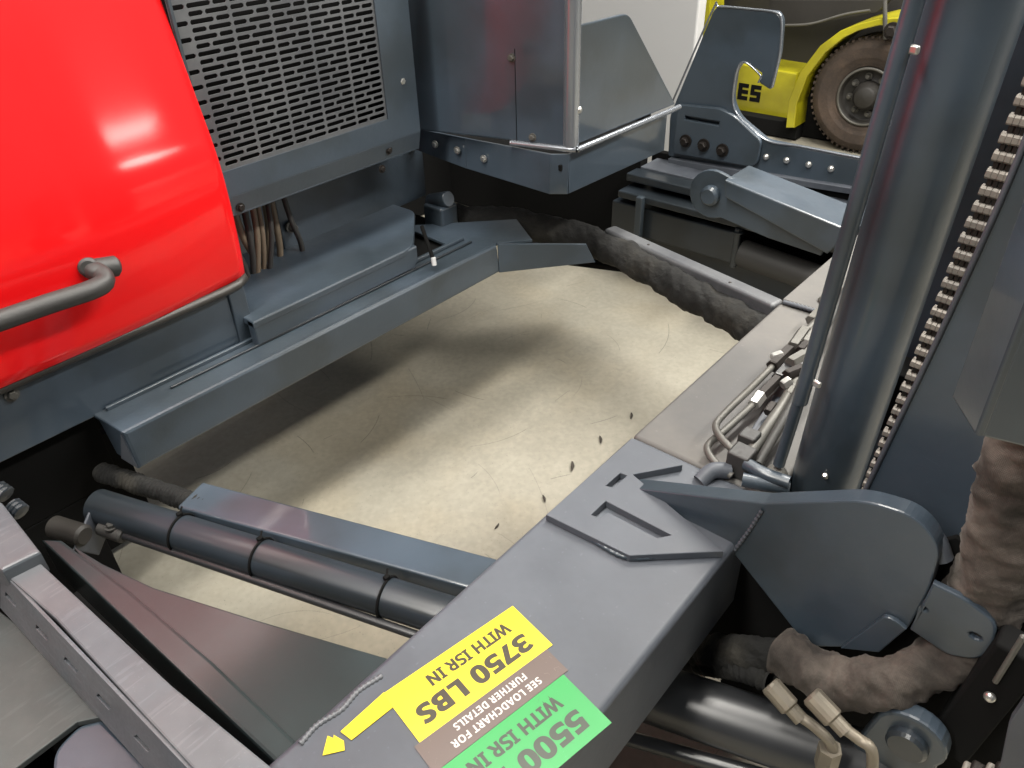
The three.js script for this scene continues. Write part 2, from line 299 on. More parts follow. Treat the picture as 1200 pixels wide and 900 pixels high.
// ---- near chassis rail
{
  const z1 = -1.535, z0 = -1.645;
  const r = part('chassis_rail', [plate([[0.443, 0.566, z1], [0.446, 0.457, z1], [1.712, 0.452, z1], [1.70, 0.553, z1], [1.2, 0.560, z1]], [0, 0, -1], 0.020, { bevel: 0.0075 }),
    plate([[0.443, 0.566, z1 - 0.006], [0.432, 0.566, z0 - 0.03], [1.72, 0.552, z0 - 0.03], [1.70, 0.552, z1 - 0.006]], [0, -1, 0], 0.010, { bevel: 0.003 }),
    plate([[0.446, 0.562, z1 - 0.008], [0.448, 0.459, z1 - 0.008], [0.44, 0.462, z0 + 0.02], [0.438, 0.56, z0]], [1, 0, 0], 0.008, { bevel: 0.001 })], M.paint, T);
  part('end_triangle', [plate([[0.440, 0.560, z1 - 0.010], [0.444, 0.460, z1 - 0.004], [0.436, 0.466, z1 - 0.06]], [1, 0, 0], 0.004, { bevel: 0.001 })], M.dusty, r);  // paler triangle laid on the rail end
  part('edge_strip', [bar([0.46, 0.570, z0 - 0.001], [1.66, 0.560, z0 - 0.001], 0.010, 0.012, 0.003)], M.paint, r);
  part('edge_strip', [bar([0.60, 0.568, z0 + 0.035], [1.66, 0.558, z0 + 0.035], 0.006, 0.006, 0.002)], M.under, r);
  // inner rail behind
  const q = part('inner_rail', [plate([[0.845, 0.567, -1.600], [1.40, 0.567, -1.600], [1.42, 0.585, -1.600], [1.42, 0.632, -1.600], [0.845, 0.632, -1.600]].map(([x, y, z]) => [x, y, z - 0.005]), [0, 0, -1], 0.03, { bevel: 0.004 }),
    plate([[0.845, 0.636, -1.604], [1.405, 0.636, -1.604], [1.50, 0.636, -1.70], [1.60, 0.636, -1.80], [1.60, 0.636, -1.98], [0.845, 0.636, -1.98]], [0, -1, 0], 0.02, { bevel: 0.004, r: [0, 0.04, 0.05, 0.03, 0, 0] })], M.paint, T);
  // angled end piece
  part('rail_end', [plate([[1.702, 0.452, -1.533], [1.702, 0.555, -1.533], [1.93, 0.520, -1.345], [1.955, 0.452, -1.325]], [0.5, 0, -0.6], 0.012), plate([[1.60, 0.552, -1.56], [1.712, 0.552, -1.545], [1.80, 0.552, -1.47], [1.90, 0.552, -1.62], [1.62, 0.552, -1.9]], [0, -1, 0], 0.01)], M.paint, T);
  part('stop_bolt', [rod([1.44, 0.59, -1.56], [1.46, 0.68, -1.62], 0.006)], M.black, q);
  part('bolt', [rod([1.438, 0.575, -1.556], [1.442, 0.600, -1.562], 0.0075)], M.white, q);
}
// ---- louvred radiator panel
{
  const z = -1.72, x0 = 0.898, x1 = 1.585, y0 = 0.913, y1 = 1.55, t = 0.003, holes = [];
  const P = 0.105, pitch = 0.0166, hh = 0.0104;
  const X0 = 0.84, X1 = 1.462;
  const tilt = 0;
  for (let j = 0; j < 33; j++) {
    const y = 0.986 + j * pitch; let k = 0;
    for (let xb = X1 - P * 6; xb < X1 - 0.01; xb += P) {
      const g = 0.006, lo = 0.058, sh = P - lo - 2 * g;
      const segs = j % 2 ? [[g / 2, lo], [g * 1.5 + lo, sh]] : [[g / 2, sh], [g * 1.5 + sh, lo]];
      for (const [s, w] of segs) { const a = xb + s, b = a + w, c = 0.0032; if (a < 0.899) continue; holes.push([[a + c, y, z], [b - c, y, z], [b, y + c, z], [b, y + hh - c, z], [b - c, y + hh, z], [a + c, y + hh, z], [a, y + hh - c, z], [a, y + c, z]]); }
    }
  }
  const lean = (g) => g.translate(0, -y0, -z).rotateX(tilt).translate(0, y0, z);
  const pn = part('radiator_panel', [lean(plate([[x0, y0, z], [x1, y0, z], [x1, y1, z], [x0, y1, z]], [0, 0, -1], t, { bevel: 0.001, holes: [[[0.905, 0.975, z], [1.466, 0.975, z], [1.466, 1.535, z], [0.905, 1.535, z]]] }))], M.paint, T);
  part('perforated_sheet', [lean(plate([[0.896, 0.965, z - 0.004], [1.476, 0.965, z - 0.004], [1.476, y1, z - 0.004], [0.896, y1, z - 0.004]], [0, 0, -1], t, { bevel: 0, holes: holes.map((h) => h.map(([a, b, c]) => [a, b, c - 0.004])) }))], M.sheet, pn, 'light grey sheet perforated with rows of long and short slots');
  part('lip', [plate([[x0, 0.913, z], [x1, 0.913, z], [x1, 0.862, z - 0.012], [x0, 0.862, z - 0.012]], [0, 0, -1], 0.01), box([x0, 0.858, z - 0.30], [x1, 0.864, z - 0.012], 0.002)], M.paint, pn);
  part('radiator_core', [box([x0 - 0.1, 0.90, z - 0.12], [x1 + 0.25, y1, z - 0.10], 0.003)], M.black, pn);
  for (const q of [[1.5354, 1.0654, -1.725]]) part('bolt', bolt(q, [0, 0, 1], 0.009, 0.006), M.steel, pn);
  for (const q of [[0.9536, 0.8771, -1.726], [1.4244, 0.8416, -1.726], [1.4587, 0.8877, -1.726]]) part('bolt', bolt(q, [0, 0, 1], 0.008, 0.005), M.darkSteel, pn);
  // recess with the hoses below
  const rc = part('recess_panel', [plate([[1.16, 0.62, -1.90], [1.75, 0.62, -1.90], [1.75, 0.90, -1.90], [1.16, 0.90, -1.90]], [0, 0, -1], 0.01), box([0.7, 0.5, -2.16], [1.9, 1.0, -2.14])], M.paint, T);
  for (let i = 0; i < 10; i++) {
    const x = 0.95 + i * 0.022 + 0.008 * rnd(), sw = (rnd() - 0.4) * 0.10, r = 0.0075 + 0.003 * rnd(), z = -1.90 + 0.05 * rnd();
    part('hydraulic_hose', [tube([[x + 0.05, 0.95, z - 0.02], [x + 0.02, 0.83, z], [x + sw * 0.3, 0.74, z + 0.02], [x - 0.02 + sw, 0.66, z + 0.02], [x - 0.04 + sw * 1.4, 0.58, z + 0.01]], r, 28, 10)], i % 3 ? M.hoseTan : M.rubber, T);
  }
  part('fitting', [...bolt([1.19, 0.70, -1.895], [0, 0, 1], 0.012, 0.02)], M.zinc, T);
}
// ---- engine cover: upright front sheet, side sheet, seam trim and skirt
{
  const A = [1.6612, 0.88, -1.8109], B = [1.8028, 0.88, -1.3196], C = [2.306, 0.88, -1.30];
  const up = (p, h) => [p[0], p[1] + h, p[2]];
  const d = v3(B).sub(v3(A)).normalize(), fn = [-d.z, 0, d.x].map((q) => q * 1), nrm = V(-d.z, 0, d.x); if (nrm.x > 0) nrm.negate();
  const inn = nrm.clone().negate().toArray();
  const fr = part('engine_cover', [plate([A, B, up(B, 0.62), up(A, 0.62)], inn, 0.02, { bevel: 0.006 })], M.gloss, T, 'tall glossy dark grey engine cover');
  // rounded corner post, silver colour standing in for bright reflections on the fold
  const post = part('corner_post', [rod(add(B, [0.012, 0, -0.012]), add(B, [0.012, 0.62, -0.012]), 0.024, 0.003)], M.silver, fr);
  // side sheet with cut corner
  part('side_panel', [plate([add(B, [0.03, 0.004, 0.004]), add(C, [0.05, 0.004, 0]), [2.0479, 1.205, -1.305], [1.8105, 1.2064, -1.315]], [0, 0, -1], 0.012, { bevel: 0.004, r: [0, 0.01, 0.03, 0.0] })], M.gloss, fr, 'glossy grey side panel with a cut-off upper corner');
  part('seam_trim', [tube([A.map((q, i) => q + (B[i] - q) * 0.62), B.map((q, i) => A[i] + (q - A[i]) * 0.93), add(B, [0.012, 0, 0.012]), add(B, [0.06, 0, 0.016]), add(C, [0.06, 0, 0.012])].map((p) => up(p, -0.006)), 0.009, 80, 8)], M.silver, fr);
  // skirt below the seam
  const S = [[1.715, 0.86, -1.93], [1.735, 0.86, -1.68], [1.768, 0.86, -1.37], [1.80, 0.86, -1.325], [2.31, 0.86, -1.30]];
  const L = [0.795, 0.765, 0.74, 0.74, 0.74];
  const sk = [];
  for (let i = 0; i < 4; i++) { const a = S[i], b = S[i + 1], e = v3(b).sub(v3(a)).normalize(); sk.push(plate([a, b, [b[0] + (i < 3 ? -0.006 : 0), L[i + 1], b[2]], [a[0] + (i < 3 ? -0.006 : 0), L[i], a[2]]], [-e.z * -1, 0, -e.x].map((q) => q), 0.010, { bevel: 0.002 })); }
  const skirt = part('cover_skirt', sk, M.gloss, T, 'glossy grey skirt under the engine cover');
  const lerp3 = (a, b, t) => a.map((q, i) => q + (b[i] - q) * t);
  for (const q of [[1.715, 0.8251, -1.7991], [1.72, 0.822, -1.7057], [1.735, 0.8097, -1.6075]]) part('bolt', bolt(q, [-1, 0, 0.12], 0.008, 0.006), M.steel, skirt);
  const onFront = (t, h) => add(lerp3(A, B, t), nrm.clone().multiplyScalar(0.001).toArray()).map((q, i) => i === 1 ? q + h : q);
  for (const [t, h] of [[0.76, 0.018], [0.64, 0.235]]) part('bolt', bolt(onFront(t, h), nrm.toArray(), 0.008, 0.006), M.zinc, fr);
  part('bolt', [dome([1.8236, 0.9836, -1.31], [0, 0, 1], 0.010, 0.008)], M.steel, fr);
  part('seam', [bar(onFront(0.66, 0.0), onFront(0.66, 0.26), 0.0015, 0.0022, 0.0005, nrm.toArray())], M.black, fr);
  part('shade_panel', [box([2.86, 0.01, -2.9], [2.92, 0.80, -1.72]), box([1.76, 0.01, -2.94], [2.9, 0.85, -2.90]), box([1.78, 0.81, -2.3], [2.29, 0.83, -1.34])], M.black, T);  // black panels added for the unlit void under the engine cover
  part('shade_panel', [box([-0.9, 0.05, -1.74], [0.36, 0.34, -1.70]), box([-0.9, 0.34, -1.74], [0.446, 0.60, -1.70]), box([0.44, 0.49, -1.735], [0.75, 0.60, -1.705]), box([1.425, 0.50, -2.1], [1.76, 0.53, -1.60]), box([-0.9, 0.05, -1.86], [0.52, 0.40, -1.82])], M.black, T);  // more black panels, put where deep shadow lies under hood and rails
}
// ---- hose sleeve, clamp block and light bar across the far end
{
  const w = wrinkle(13, 0.011);
  part('hose_sleeve', [tube([[1.7457, 0.52, -1.8875], [1.8785, 0.52, -1.7839], [1.9887, 0.5, -1.5611], [2.0428, 0.47, -1.3614], [2.021, 0.44, -1.125], [1.956, 0.43, -0.8736], [1.9012, 0.42, -0.6548]], 0.050, 150, 28, w)], M.grime, T, 'black grimy fabric hose sleeve');
  const c = [1.7359, 0.5, -1.817];
  part('clamp_block', [box(add(c, [-0.04, -0.03, -0.05]), add(c, [0.04, 0.115, 0.04]), 0.01), rod(add(c, [0, 0.11, -0.05]), add(c, [0, 0.14, 0.04]), 0.026)], M.paint, T);
  const p = [2.1164, 0.5, -1.3885], q = [1.9481, 0.5, -0.7111];
  part('sleeve_tray', [plate([[2.0312, 0.4, -1.9312], [2.2857, 0.4, -1.5459], [2.1046, 0.4, -0.7578], [1.9056, 0.4, -0.765], [2.0771, 0.4, -1.2678], [1.9695, 0.4, -1.5464]], [0, -1, 0], 0.02, { bevel: 0.003 })], M.black, T);
  const lb = part('cross_bar', [bar(add(p, [0.01, -0.02, 0]), add(q, [0.02, -0.02, 0.02]), 0.055, 0.05, 0.012)], M.sheet, T, 'light grey cross bar over the hose sleeve');
  for (const t of [0.28, 0.78]) { const a = p.map((v, i) => v + (q[i] - v) * t); part('bolt', [dome(add(a, [0.01, 0.004, 0]), [0, 1, 0], 0.005, 0.004)], M.darkSteel, lb); }
}
// ---- far cross frame, hook plate and arm
{
  const X = 2.78;
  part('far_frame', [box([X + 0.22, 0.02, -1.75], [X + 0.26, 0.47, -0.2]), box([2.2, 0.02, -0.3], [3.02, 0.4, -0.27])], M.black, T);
  part('frame_bar', [box([X, 0.40, -1.74], [X + 0.16, 0.435, -0.6], 0.006)], M.under, T);  // this and the next bars: darker paint carries the far end's shade
  part('frame_bar', [box([X - 0.06, 0.345, -1.74], [X + 0.12, 0.375, -0.6], 0.006)], M.under, T);
  part('frame_bar', [box([X - 0.04, 0.18, -1.78], [X + 0.04, 0.315, -1.18], 0.008)], M.under, T);
  part('frame_bar', [box([X + 0.05, 0.01, -1.78], [X + 0.16, 0.17, -0.5], 0.02)], M.under, T);
  part('frame_post', [box([X - 0.09, 0.1, -1.63], [X - 0.06, 0.38, -1.60], 0.004)], M.paint, T);
  part('clamp', [rod([X - 0.06, 0.18, -1.17], [X - 0.06, 0.33, -1.17], 0.014), ...bolt([X - 0.06, 0.33, -1.17], [0, 1, 0], 0.016, 0.014)], M.under, T);
  part('pipe', [rod([X - 0.02, 0.23, -1.16], [X - 0.05, 0.20, -0.5], 0.055, 0.004)], M.rubber, T);
  const hk = part('hook_plate', [plate([[3, 0.4198, -1.6673], [3, 0.6385, -1.6766], [3, 1.062, -1.5269], [3, 1.0786, -1.5073], [3, 1.0773, -1.2648], [3, 1.0503, -1.2434], [3, 0.9391, -1.2333], [3, 0.801, -1.2467], [3, 0.8225, -1.2997], [3, 0.8584, -1.2916], [3, 0.8926, -1.3717], [3, 0.8576, -1.3989], [3, 0.7399, -1.3998], [3, 0.6819, -1.3612], [3, 0.6091, -1.2278], [3, 0.6091, -0.7893], [3, 0.4779, -0.7578]], [1, 0, 0], 0.034, { bevel: 0.007, r: [0, .02, .02, 0, .03, .03, .02, .012, .01, .005, .03, .02, .03, .03, .02, 0, 0] })], M.paint, T, 'upright grey hook plate with a notch');
  part('edge_glint', [tube([[3, 0.6855, -1.6731], [3, 1.0588, -1.5301], [3, 1.0759, -1.5033], [3, 1.0782, -1.3799], [3, 1.0751, -1.2744], [3, 1.0501, -1.2467], [3, 0.9391, -1.2333], [3, 0.8144, -1.2421]], 0.0042, 120, 8), tube([[3, 0.8225, -1.2997], [3, 0.8513, -1.2975], [3, 0.8899, -1.3677], [3, 0.8581, -1.3954], [3, 0.7469, -1.3971], [3, 0.6852, -1.3617], [3, 0.6118, -1.2319], [3, 0.6118, -1.0834], [3, 0.611, -0.7959]], 0.0042, 120, 8)], M.silver, hk);  // silver tube paints in the light caught along the plate rim
  const fp = part('front_plate', [plate([[2.975, 0.4867, -1.6335], [2.975, 0.6973, -1.6309], [2.975, 0.7098, -1.4355], [2.975, 0.6872, -1.3643], [2.975, 0.613, -1.2421], [2.975, 0.5188, -1.2448], [2.975, 0.5, -1.2679]], [1, 0, 0], 0.022, { bevel: 0.005, r: [.01, .01, .02, .02, .02, .02, .01], holes: [[[2.975, 0.6546, -1.5896], [2.975, 0.6558, -1.4318], [2.975, 0.6416, -1.4337], [2.975, 0.6407, -1.588]]] })], M.paint, hk);
  for (const q of [[2.974, 0.5536, -1.5734], [2.974, 0.5511, -1.4879], [2.974, 0.5458, -1.4004]]) part('bolt', bolt(q, [-1, 0, 0], 0.018, 0.020), M.darkSteel, fp);
  for (const q of [[2.998, 0.5455, -1.2196], [2.998, 0.5484, -1.1335], [2.998, 0.5493, -1.0428], [2.998, 0.5501, -0.9549]]) part('bolt', [dome(q, [-1, 0, 0], 0.013, 0.012)], M.steel, hk);
  part('rail', [plate([[2.97, 0.4623, -1.6494], [2.97, 0.508, -0.7548], [2.97, 0.486, -0.7495], [2.97, 0.4324, -1.6464]], [1, 0, 0], 0.05), box([2.86, 0.43, -1.72], [3.0, 0.445, -0.6])], M.dusty, hk);
  const arm = part('pivot_arm', [plate([[2.6, 0.572, -1.1988], [2.6, 0.5075, -1.1931], [2.6, 0.3913, -0.7801], [2.6, 0.4938, -0.7101]], [1, 0, 0], 0.20, { bevel: 0.006 })], M.paint, T, 'grey pivoting arm with a round eye');
  const e = [2.61, 0.4924, -1.2601], ring = [];
  for (let k = 0; k < 16; k++) { const a = Math.PI * (0.42 + 1.25 * k / 15); ring.push([2.63, e[1] + 0.094 * Math.sin(a), e[2] + 0.094 * Math.cos(a)]); }
  part('eye_plate', [plate([...ring, [2.63, 0.38, -1.0127], [2.63, 0.3652, -0.8084], [2.63, 0.4686, -0.79]], [1, 0, 0], 0.02, { bevel: 0.003 })], M.paint, arm);
  const pin = part('pivot_pin', [rod([2.60, e[1], e[2]], [2.66, e[1], e[2]], 0.038, 0.010)], M.paint, arm);
  void pin;
}
// ---- long beam with the stickers
const BY = 0.60;
const beam = part('beam', [box([0.02, 0.40, -0.632], [1.09, BY, -0.325], 0.012)], M.dusty, T, 'long dusty grey box beam');
{
  part('dusty_section', [box([1.09, 0.402, -0.631], [1.80, BY - 0.001, -0.326], 0.010), box([1.80, 0.40, -0.62], [2.5, BY - 0.012, -0.36], 0.01)], M.beige, beam, 'dust covered far section of the beam');
  part('end_step', [plate([[1.80, 0.612, -0.625], [2.45, 0.612, -0.615], [2.45, 0.612, -0.42], [1.80, 0.612, -0.45]], [0, -1, 0], 0.014, { bevel: 0.003 })], M.beige, beam);
  part('weld', [tube([[1.795, 0.606, -0.62], [1.795, 0.608, -0.55], [1.797, 0.606, -0.46]], 0.006, 30, 8, (u, v) => 0.0015 * Math.sin(u * 90))], M.dusty, beam);
  for (const q of [[1.9613, 0.616, -0.5593], [1.8467, 0.616, -0.5368]]) part('stud', [dome(q, [0, 1, 0], 0.014, 0.010)], M.zinc, beam);
  // slotted wear plate
  const y = 0.622, Y = (a) => a;
  const wp = part('slotted_plate', [plate([[0.7848, 0.616, -0.6178], [1.0649, 0.616, -0.6161], [1.0541, 0.616, -0.4948], [0.9724, 0.616, -0.5544], [0.9029, 0.616, -0.3297], [0.7962, 0.616, -0.4477]], [0, -1, 0], 0.0155, { bevel: 0.0016, holes: [
    [[0.9146, 0.616, -0.5774], [0.9614, 0.616, -0.5761], [0.9633, 0.616, -0.562], [0.9196, 0.616, -0.5636]].reverse(), [[0.8353, 0.616, -0.5544], [0.8804, 0.616, -0.554], [0.8809, 0.616, -0.4171], [0.8601, 0.616, -0.4334], [0.8596, 0.616, -0.5342], [0.8387, 0.616, -0.5364]].reverse()] })], M.dusty, beam, 'flat slotted plate welded on the beam');
  part('weld', [tube([[0.7915, 0.605, -0.6133], [0.7954, 0.605, -0.5312], [0.7991, 0.605, -0.4539], [0.8537, 0.605, -0.395], [0.9102, 0.605, -0.3367]], 0.0045, 90, 8, (u, v) => 0.0006 * Math.sin(u * 160))], M.paint, wp);
}
function sticker(name, a, b, d, paint, label, w, h, tint) {                 // a: start corner of the reading line, b: its end, d: corner below a
  const c = document.createElement('canvas'); c.width = w; c.height = h; const cg = c.getContext('2d'); paint(cg, w, h);
  for (let k = 0; k < 90; k++) { cg.strokeStyle = `rgba(${k % 2 ? '70,62,50' : '255,255,245'},${0.05 + 0.16 * rnd()})`; cg.lineWidth = 1 + 2 * rnd(); const x = rnd() * w, y = rnd() * h, t = rnd() * 6.28, l = 4 + 40 * rnd() * rnd(); cg.beginPath(); cg.moveTo(x, y); cg.lineTo(x + l * Math.cos(t), y + l * Math.sin(t)); cg.stroke(); }
  const t = new THREE.CanvasTexture(c); t.colorSpace = THREE.SRGBColorSpace; t.anisotropy = 8;
  const A = v3(a), B = v3(b), D = v3(d), C = B.clone().add(D).sub(A), g = new THREE.BufferGeometry(), o = BASE, th = 0.0006;
  const P = [A, B, C, D].map((p) => [p.x - o[0], p.y - o[1], p.z - o[2]]), Q = P.map(([x, y, z]) => [x, y - th, z]);
  const pos = [], uv = [], U = [[0, 1], [1, 1], [1, 0], [0, 0]], quad = (q, u) => { for (const k of [0, 2, 1, 0, 3, 2]) { pos.push(...q[k]); uv.push(...u[k]); } };
  quad(P, U); for (let k = 0; k < 4; k++) { const n = (k + 1) % 4; quad([P[k], Q[k], Q[n], P[n]], [U[k], U[k], U[n], U[n]]); }
  g.setAttribute('position', new THREE.Float32BufferAttribute(pos, 3)); g.setAttribute('uv', new THREE.Float32BufferAttribute(uv, 2)); g.computeVertexNormals();
  const n = g.attributes.normal; if (n.getY(0) < 0) { for (let i = 0; i < pos.length; i += 9) for (let k = 0; k < 3; k++) { [pos[i + 3 + k], pos[i + 6 + k]] = [pos[i + 6 + k], pos[i + 3 + k]]; } for (let i = 0; i < uv.length; i += 6) for (let k = 0; k < 2; k++) { [uv[i + 2 + k], uv[i + 4 + k]] = [uv[i + 4 + k], uv[i + 2 + k]]; } g.setAttribute('position', new THREE.Float32BufferAttribute(pos, 3)); g.setAttribute('uv', new THREE.Float32BufferAttribute(uv, 2)); g.computeVertexNormals(); }
  const m = new THREE.Mesh(g, std({ map: t, roughness: 0.42, clearcoat: 0.3, clearcoatRoughness: 0.3, color: rgb(tint, tint, tint) })); m.name = name; m.userData.label = label; m.receiveShadow = true; beam.add(m); return m;
}
{
  const y = 0.6014, e = V(-0.2350, 0, -0.0445).normalize(), s = V(0.0445, 0, -0.235).normalize();   // reading direction, downward direction
  const B = V(0.583, y, -0.447);
  const at = (u, v) => B.clone().addScaledVector(e, u).addScaledVector(s, v).toArray();
  const text = (g, str, x, yy, size, weight, width) => { g.font = `${weight} ${size}px sans-serif`; g.textBaseline = 'middle'; const m = g.measureText(str).width; g.save(); g.translate(x, yy); g.scale(width / m, 1); g.fillText(str, 0, 0); if (g.lineWidth > 3) g.strokeText(str, 0, 0); g.restore(); };
  sticker('yellow_sticker', at(0, 0), at(0.243, 0), at(0, 0.0965), (g, w, h) => {
    g.fillStyle = '#ffe312'; g.fillRect(0, 0, w, h); g.fillStyle = '#33280c'; g.strokeStyle = '#33280c'; g.lineWidth = 9;
    text(g, '3750 LBS', w * 0.09, h * 0.33, h * 0.43, 'bold', w * 0.83); text(g, 'WITH ISR IN', w * 0.13, h * 0.73, h * 0.27, '', w * 0.62);
  }, 'yellow sticker reading 3750 LBS with ISR in', 1024, 406, 0.66);
  // arrow strip bending off towards the side arm
  const yel = std({ color: rgb(0.64, 0.49, 0.005), roughness: 0.42, clearcoat: 0.3 });
  part('sticker_arrow', [plate([[0.365, 0.602, -0.5874], [0.3563, 0.602, -0.5597], [0.2874, 0.602, -0.5674], [0.2857, 0.602, -0.5891]], [0, -1, 0], 0.0008, { bevel: 0 }),
    plate([[0.2481, 0.602, -0.581], [0.2704, 0.602, -0.598], [0.2733, 0.602, -0.5886], [0.2765, 0.602, -0.5925], [0.2799, 0.602, -0.5747], [0.2719, 0.602, -0.5633]], [0, -1, 0], 0.0008, { bevel: 0 })], yel, beam, 'yellow arrow pointing to the corner');
  sticker('brown_sticker', at(0.012, -0.048), at(0.252, -0.048), at(0.012, 0.0), (g, w, h) => {
    g.fillStyle = '#6d5a52'; g.fillRect(0, 0, w, h); g.fillStyle = '#f4efe8';
    text(g, 'SEE LOADCHART FOR', w * 0.17, h * 0.32, h * 0.34, 'bold', w * 0.66); text(g, 'FURTHER DETAILS', w * 0.22, h * 0.72, h * 0.34, 'bold', w * 0.54);
  }, 'brown strip reading see loadchart for further details', 1024, 190, 0.56);
  sticker('green_sticker', at(0.022, -0.148), at(0.280, -0.148), at(0.022, -0.0485), (g, w, h) => {
    g.fillStyle = '#18cc5a'; g.fillRect(0, 0, w, h); g.fillStyle = '#2c3a1c'; g.strokeStyle = '#2c3a1c'; g.lineWidth = 9;
    text(g, '5500 LBS', w * 0.09, h * 0.33, h * 0.43, 'bold', w * 0.83); text(g, 'WITH ISR IN', w * 0.13, h * 0.73, h * 0.27, '', w * 0.62);
  }, 'green sticker reading 5500 LBS with ISR in', 1024, 406, 0.40);
}
// ---- upright bracket plate on the beam, tab and black shade plates
{
  const x = 0.945;
  const bp = part('bracket_plate', [plate([[0.945, 0.609, -0.54], [0.945, 0.7159, -0.2944], [0.945, 0.8059, -0.1549], [0.945, 0.8159, -0.0828], [0.945, 0.7815, -0.042], [0.945, 0.7009, -0.035], [0.945, 0.6027, -0.0408], [0.945, 0.5334, -0.0676], [0.945, 0.4504, -0.1693], [0.945, 0.5724, -0.3225], [0.945, 0.5741, -0.3423]], [1, 0, 0], 0.034, { bevel: 0.003, r: [0, 0, .03, .04, .03, .02, .02, .02, .02, 0, 0] })], M.paint, T, 'large upright bracket plate with a rounded end');
  part('weld', [tube([[0.944, 0.5862, -0.3257], [0.944, 0.6456, -0.308], [0.944, 0.7039, -0.2934]], 0.0035, 60, 8, (u, v) => 0.0007 * Math.sin(u * 75))], M.dusty, bp);
  part('edge_lip', [tube([[0.975, 0.7758, -0.1562], [0.975, 0.7875, -0.1023], [0.975, 0.7705, -0.0578], [0.975, 0.738, -0.0351]].map((p) => [p[0], p[1], p[2]]), 0.014, 40, 10)], M.dusty, bp);
  const tab = part('tab', [plate([[0.935, 0.7217, -0.0342], [0.935, 0.7204, 0.0078], [0.935, 0.7053, 0.0534], [0.935, 0.671, 0.0616], [0.935, 0.6232, 0.0582], [0.935, 0.602, 0.0182], [0.935, 0.6149, -0.0383]], [1, 0, 0], 0.012, { bevel: 0.003, r: [0, .01, .02, .02, .03, .01, 0], holes: [
    [0, 1, 2, 3, 4, 5, 6, 7].map((k) => add([0.935, 0.6631, 0.0387], [0, 0.0055 * Math.cos(k * 0.785), 0.008 * Math.sin(k * 0.785)])), [0, 1, 2, 3, 4, 5, 6, 7].map((k) => add([0.935, 0.6677, -0.0315], [0, 0.004 * Math.cos(k * 0.785), 0.004 * Math.sin(k * 0.785)]))] })], M.paint, bp, 'rounded tab with two holes');
  part('tab', [plate([[0.935, 0.5003, -0.1183], [0.935, 0.6165, -0.0764], [0.935, 0.6182, -0.0591], [0.935, 0.6115, -0.0424], [0.935, 0.5357, -0.0647]], [1, 0, 0], 0.009, { r: [0, .01, .01, 0, 0] })], M.paint, bp);
  part('shade_plate', [box([1.02, 0.10, -0.33], [1.06, 0.58, -0.02], 0.01), plate([[0.99, 0.4976, -0.4171], [0.99, 0.643, -0.1987], [0.99, 0.3819, -0.1445], [0.99, 0.1491, -0.4056]], [1, 0, 0], 0.01), plate([[1, 0.6274, -0.1499], [1, 0.763, -0.0327], [1, 0.7525, 0.0043], [1, 0.5381, 0.0551], [1, 0.3996, -0.0986]], [1, 0, 0], 0.01)], M.black, T);  // black sheets stand in for the shadow behind the bracket
}
// ---- lift cylinder and its pipe
{
  const p = [1.218, 0.45, -0.278], q = [1.222, 2.05, -0.236];
  const c = part('lift_cylinder', [rod(p, q, 0.0615)], M.paint, T, 'thick glossy grey upright lift cylinder');
  const az = (deg, d, y) => [d * Math.cos(deg * Math.PI / 180), y, d * Math.sin(deg * Math.PI / 180)];
  const pp = part('lift_pipe', [rod(az(-16.75, 1.17, 0.655), az(-16.2, 1.17, 0.84), 0.0105), rod(az(-16.2, 1.17, 0.80), az(-14.35, 1.17, 1.75), 0.0128)], M.paint, c);
  part('pipe_clip', [bar(az(-16.0, 1.172, 0.85), az(-14.9, 1.16, 0.85), 0.008, 0.012)], M.steel, pp);
  part('pipe_clip', [bar(az(-15.1, 1.172, 1.375), az(-14.0, 1.16, 1.375), 0.008, 0.012)], M.steel, pp);
  part('pipe_foot', [dome(az(-16.8, 1.17, 0.63), [0, 1, 0], 0.022, 0.02)], M.zinc, pp);
  part('grease_port', [rod([1.160, 0.640, -0.262], [1.150, 0.652, -0.262], 0.005)], M.steel, c);
}
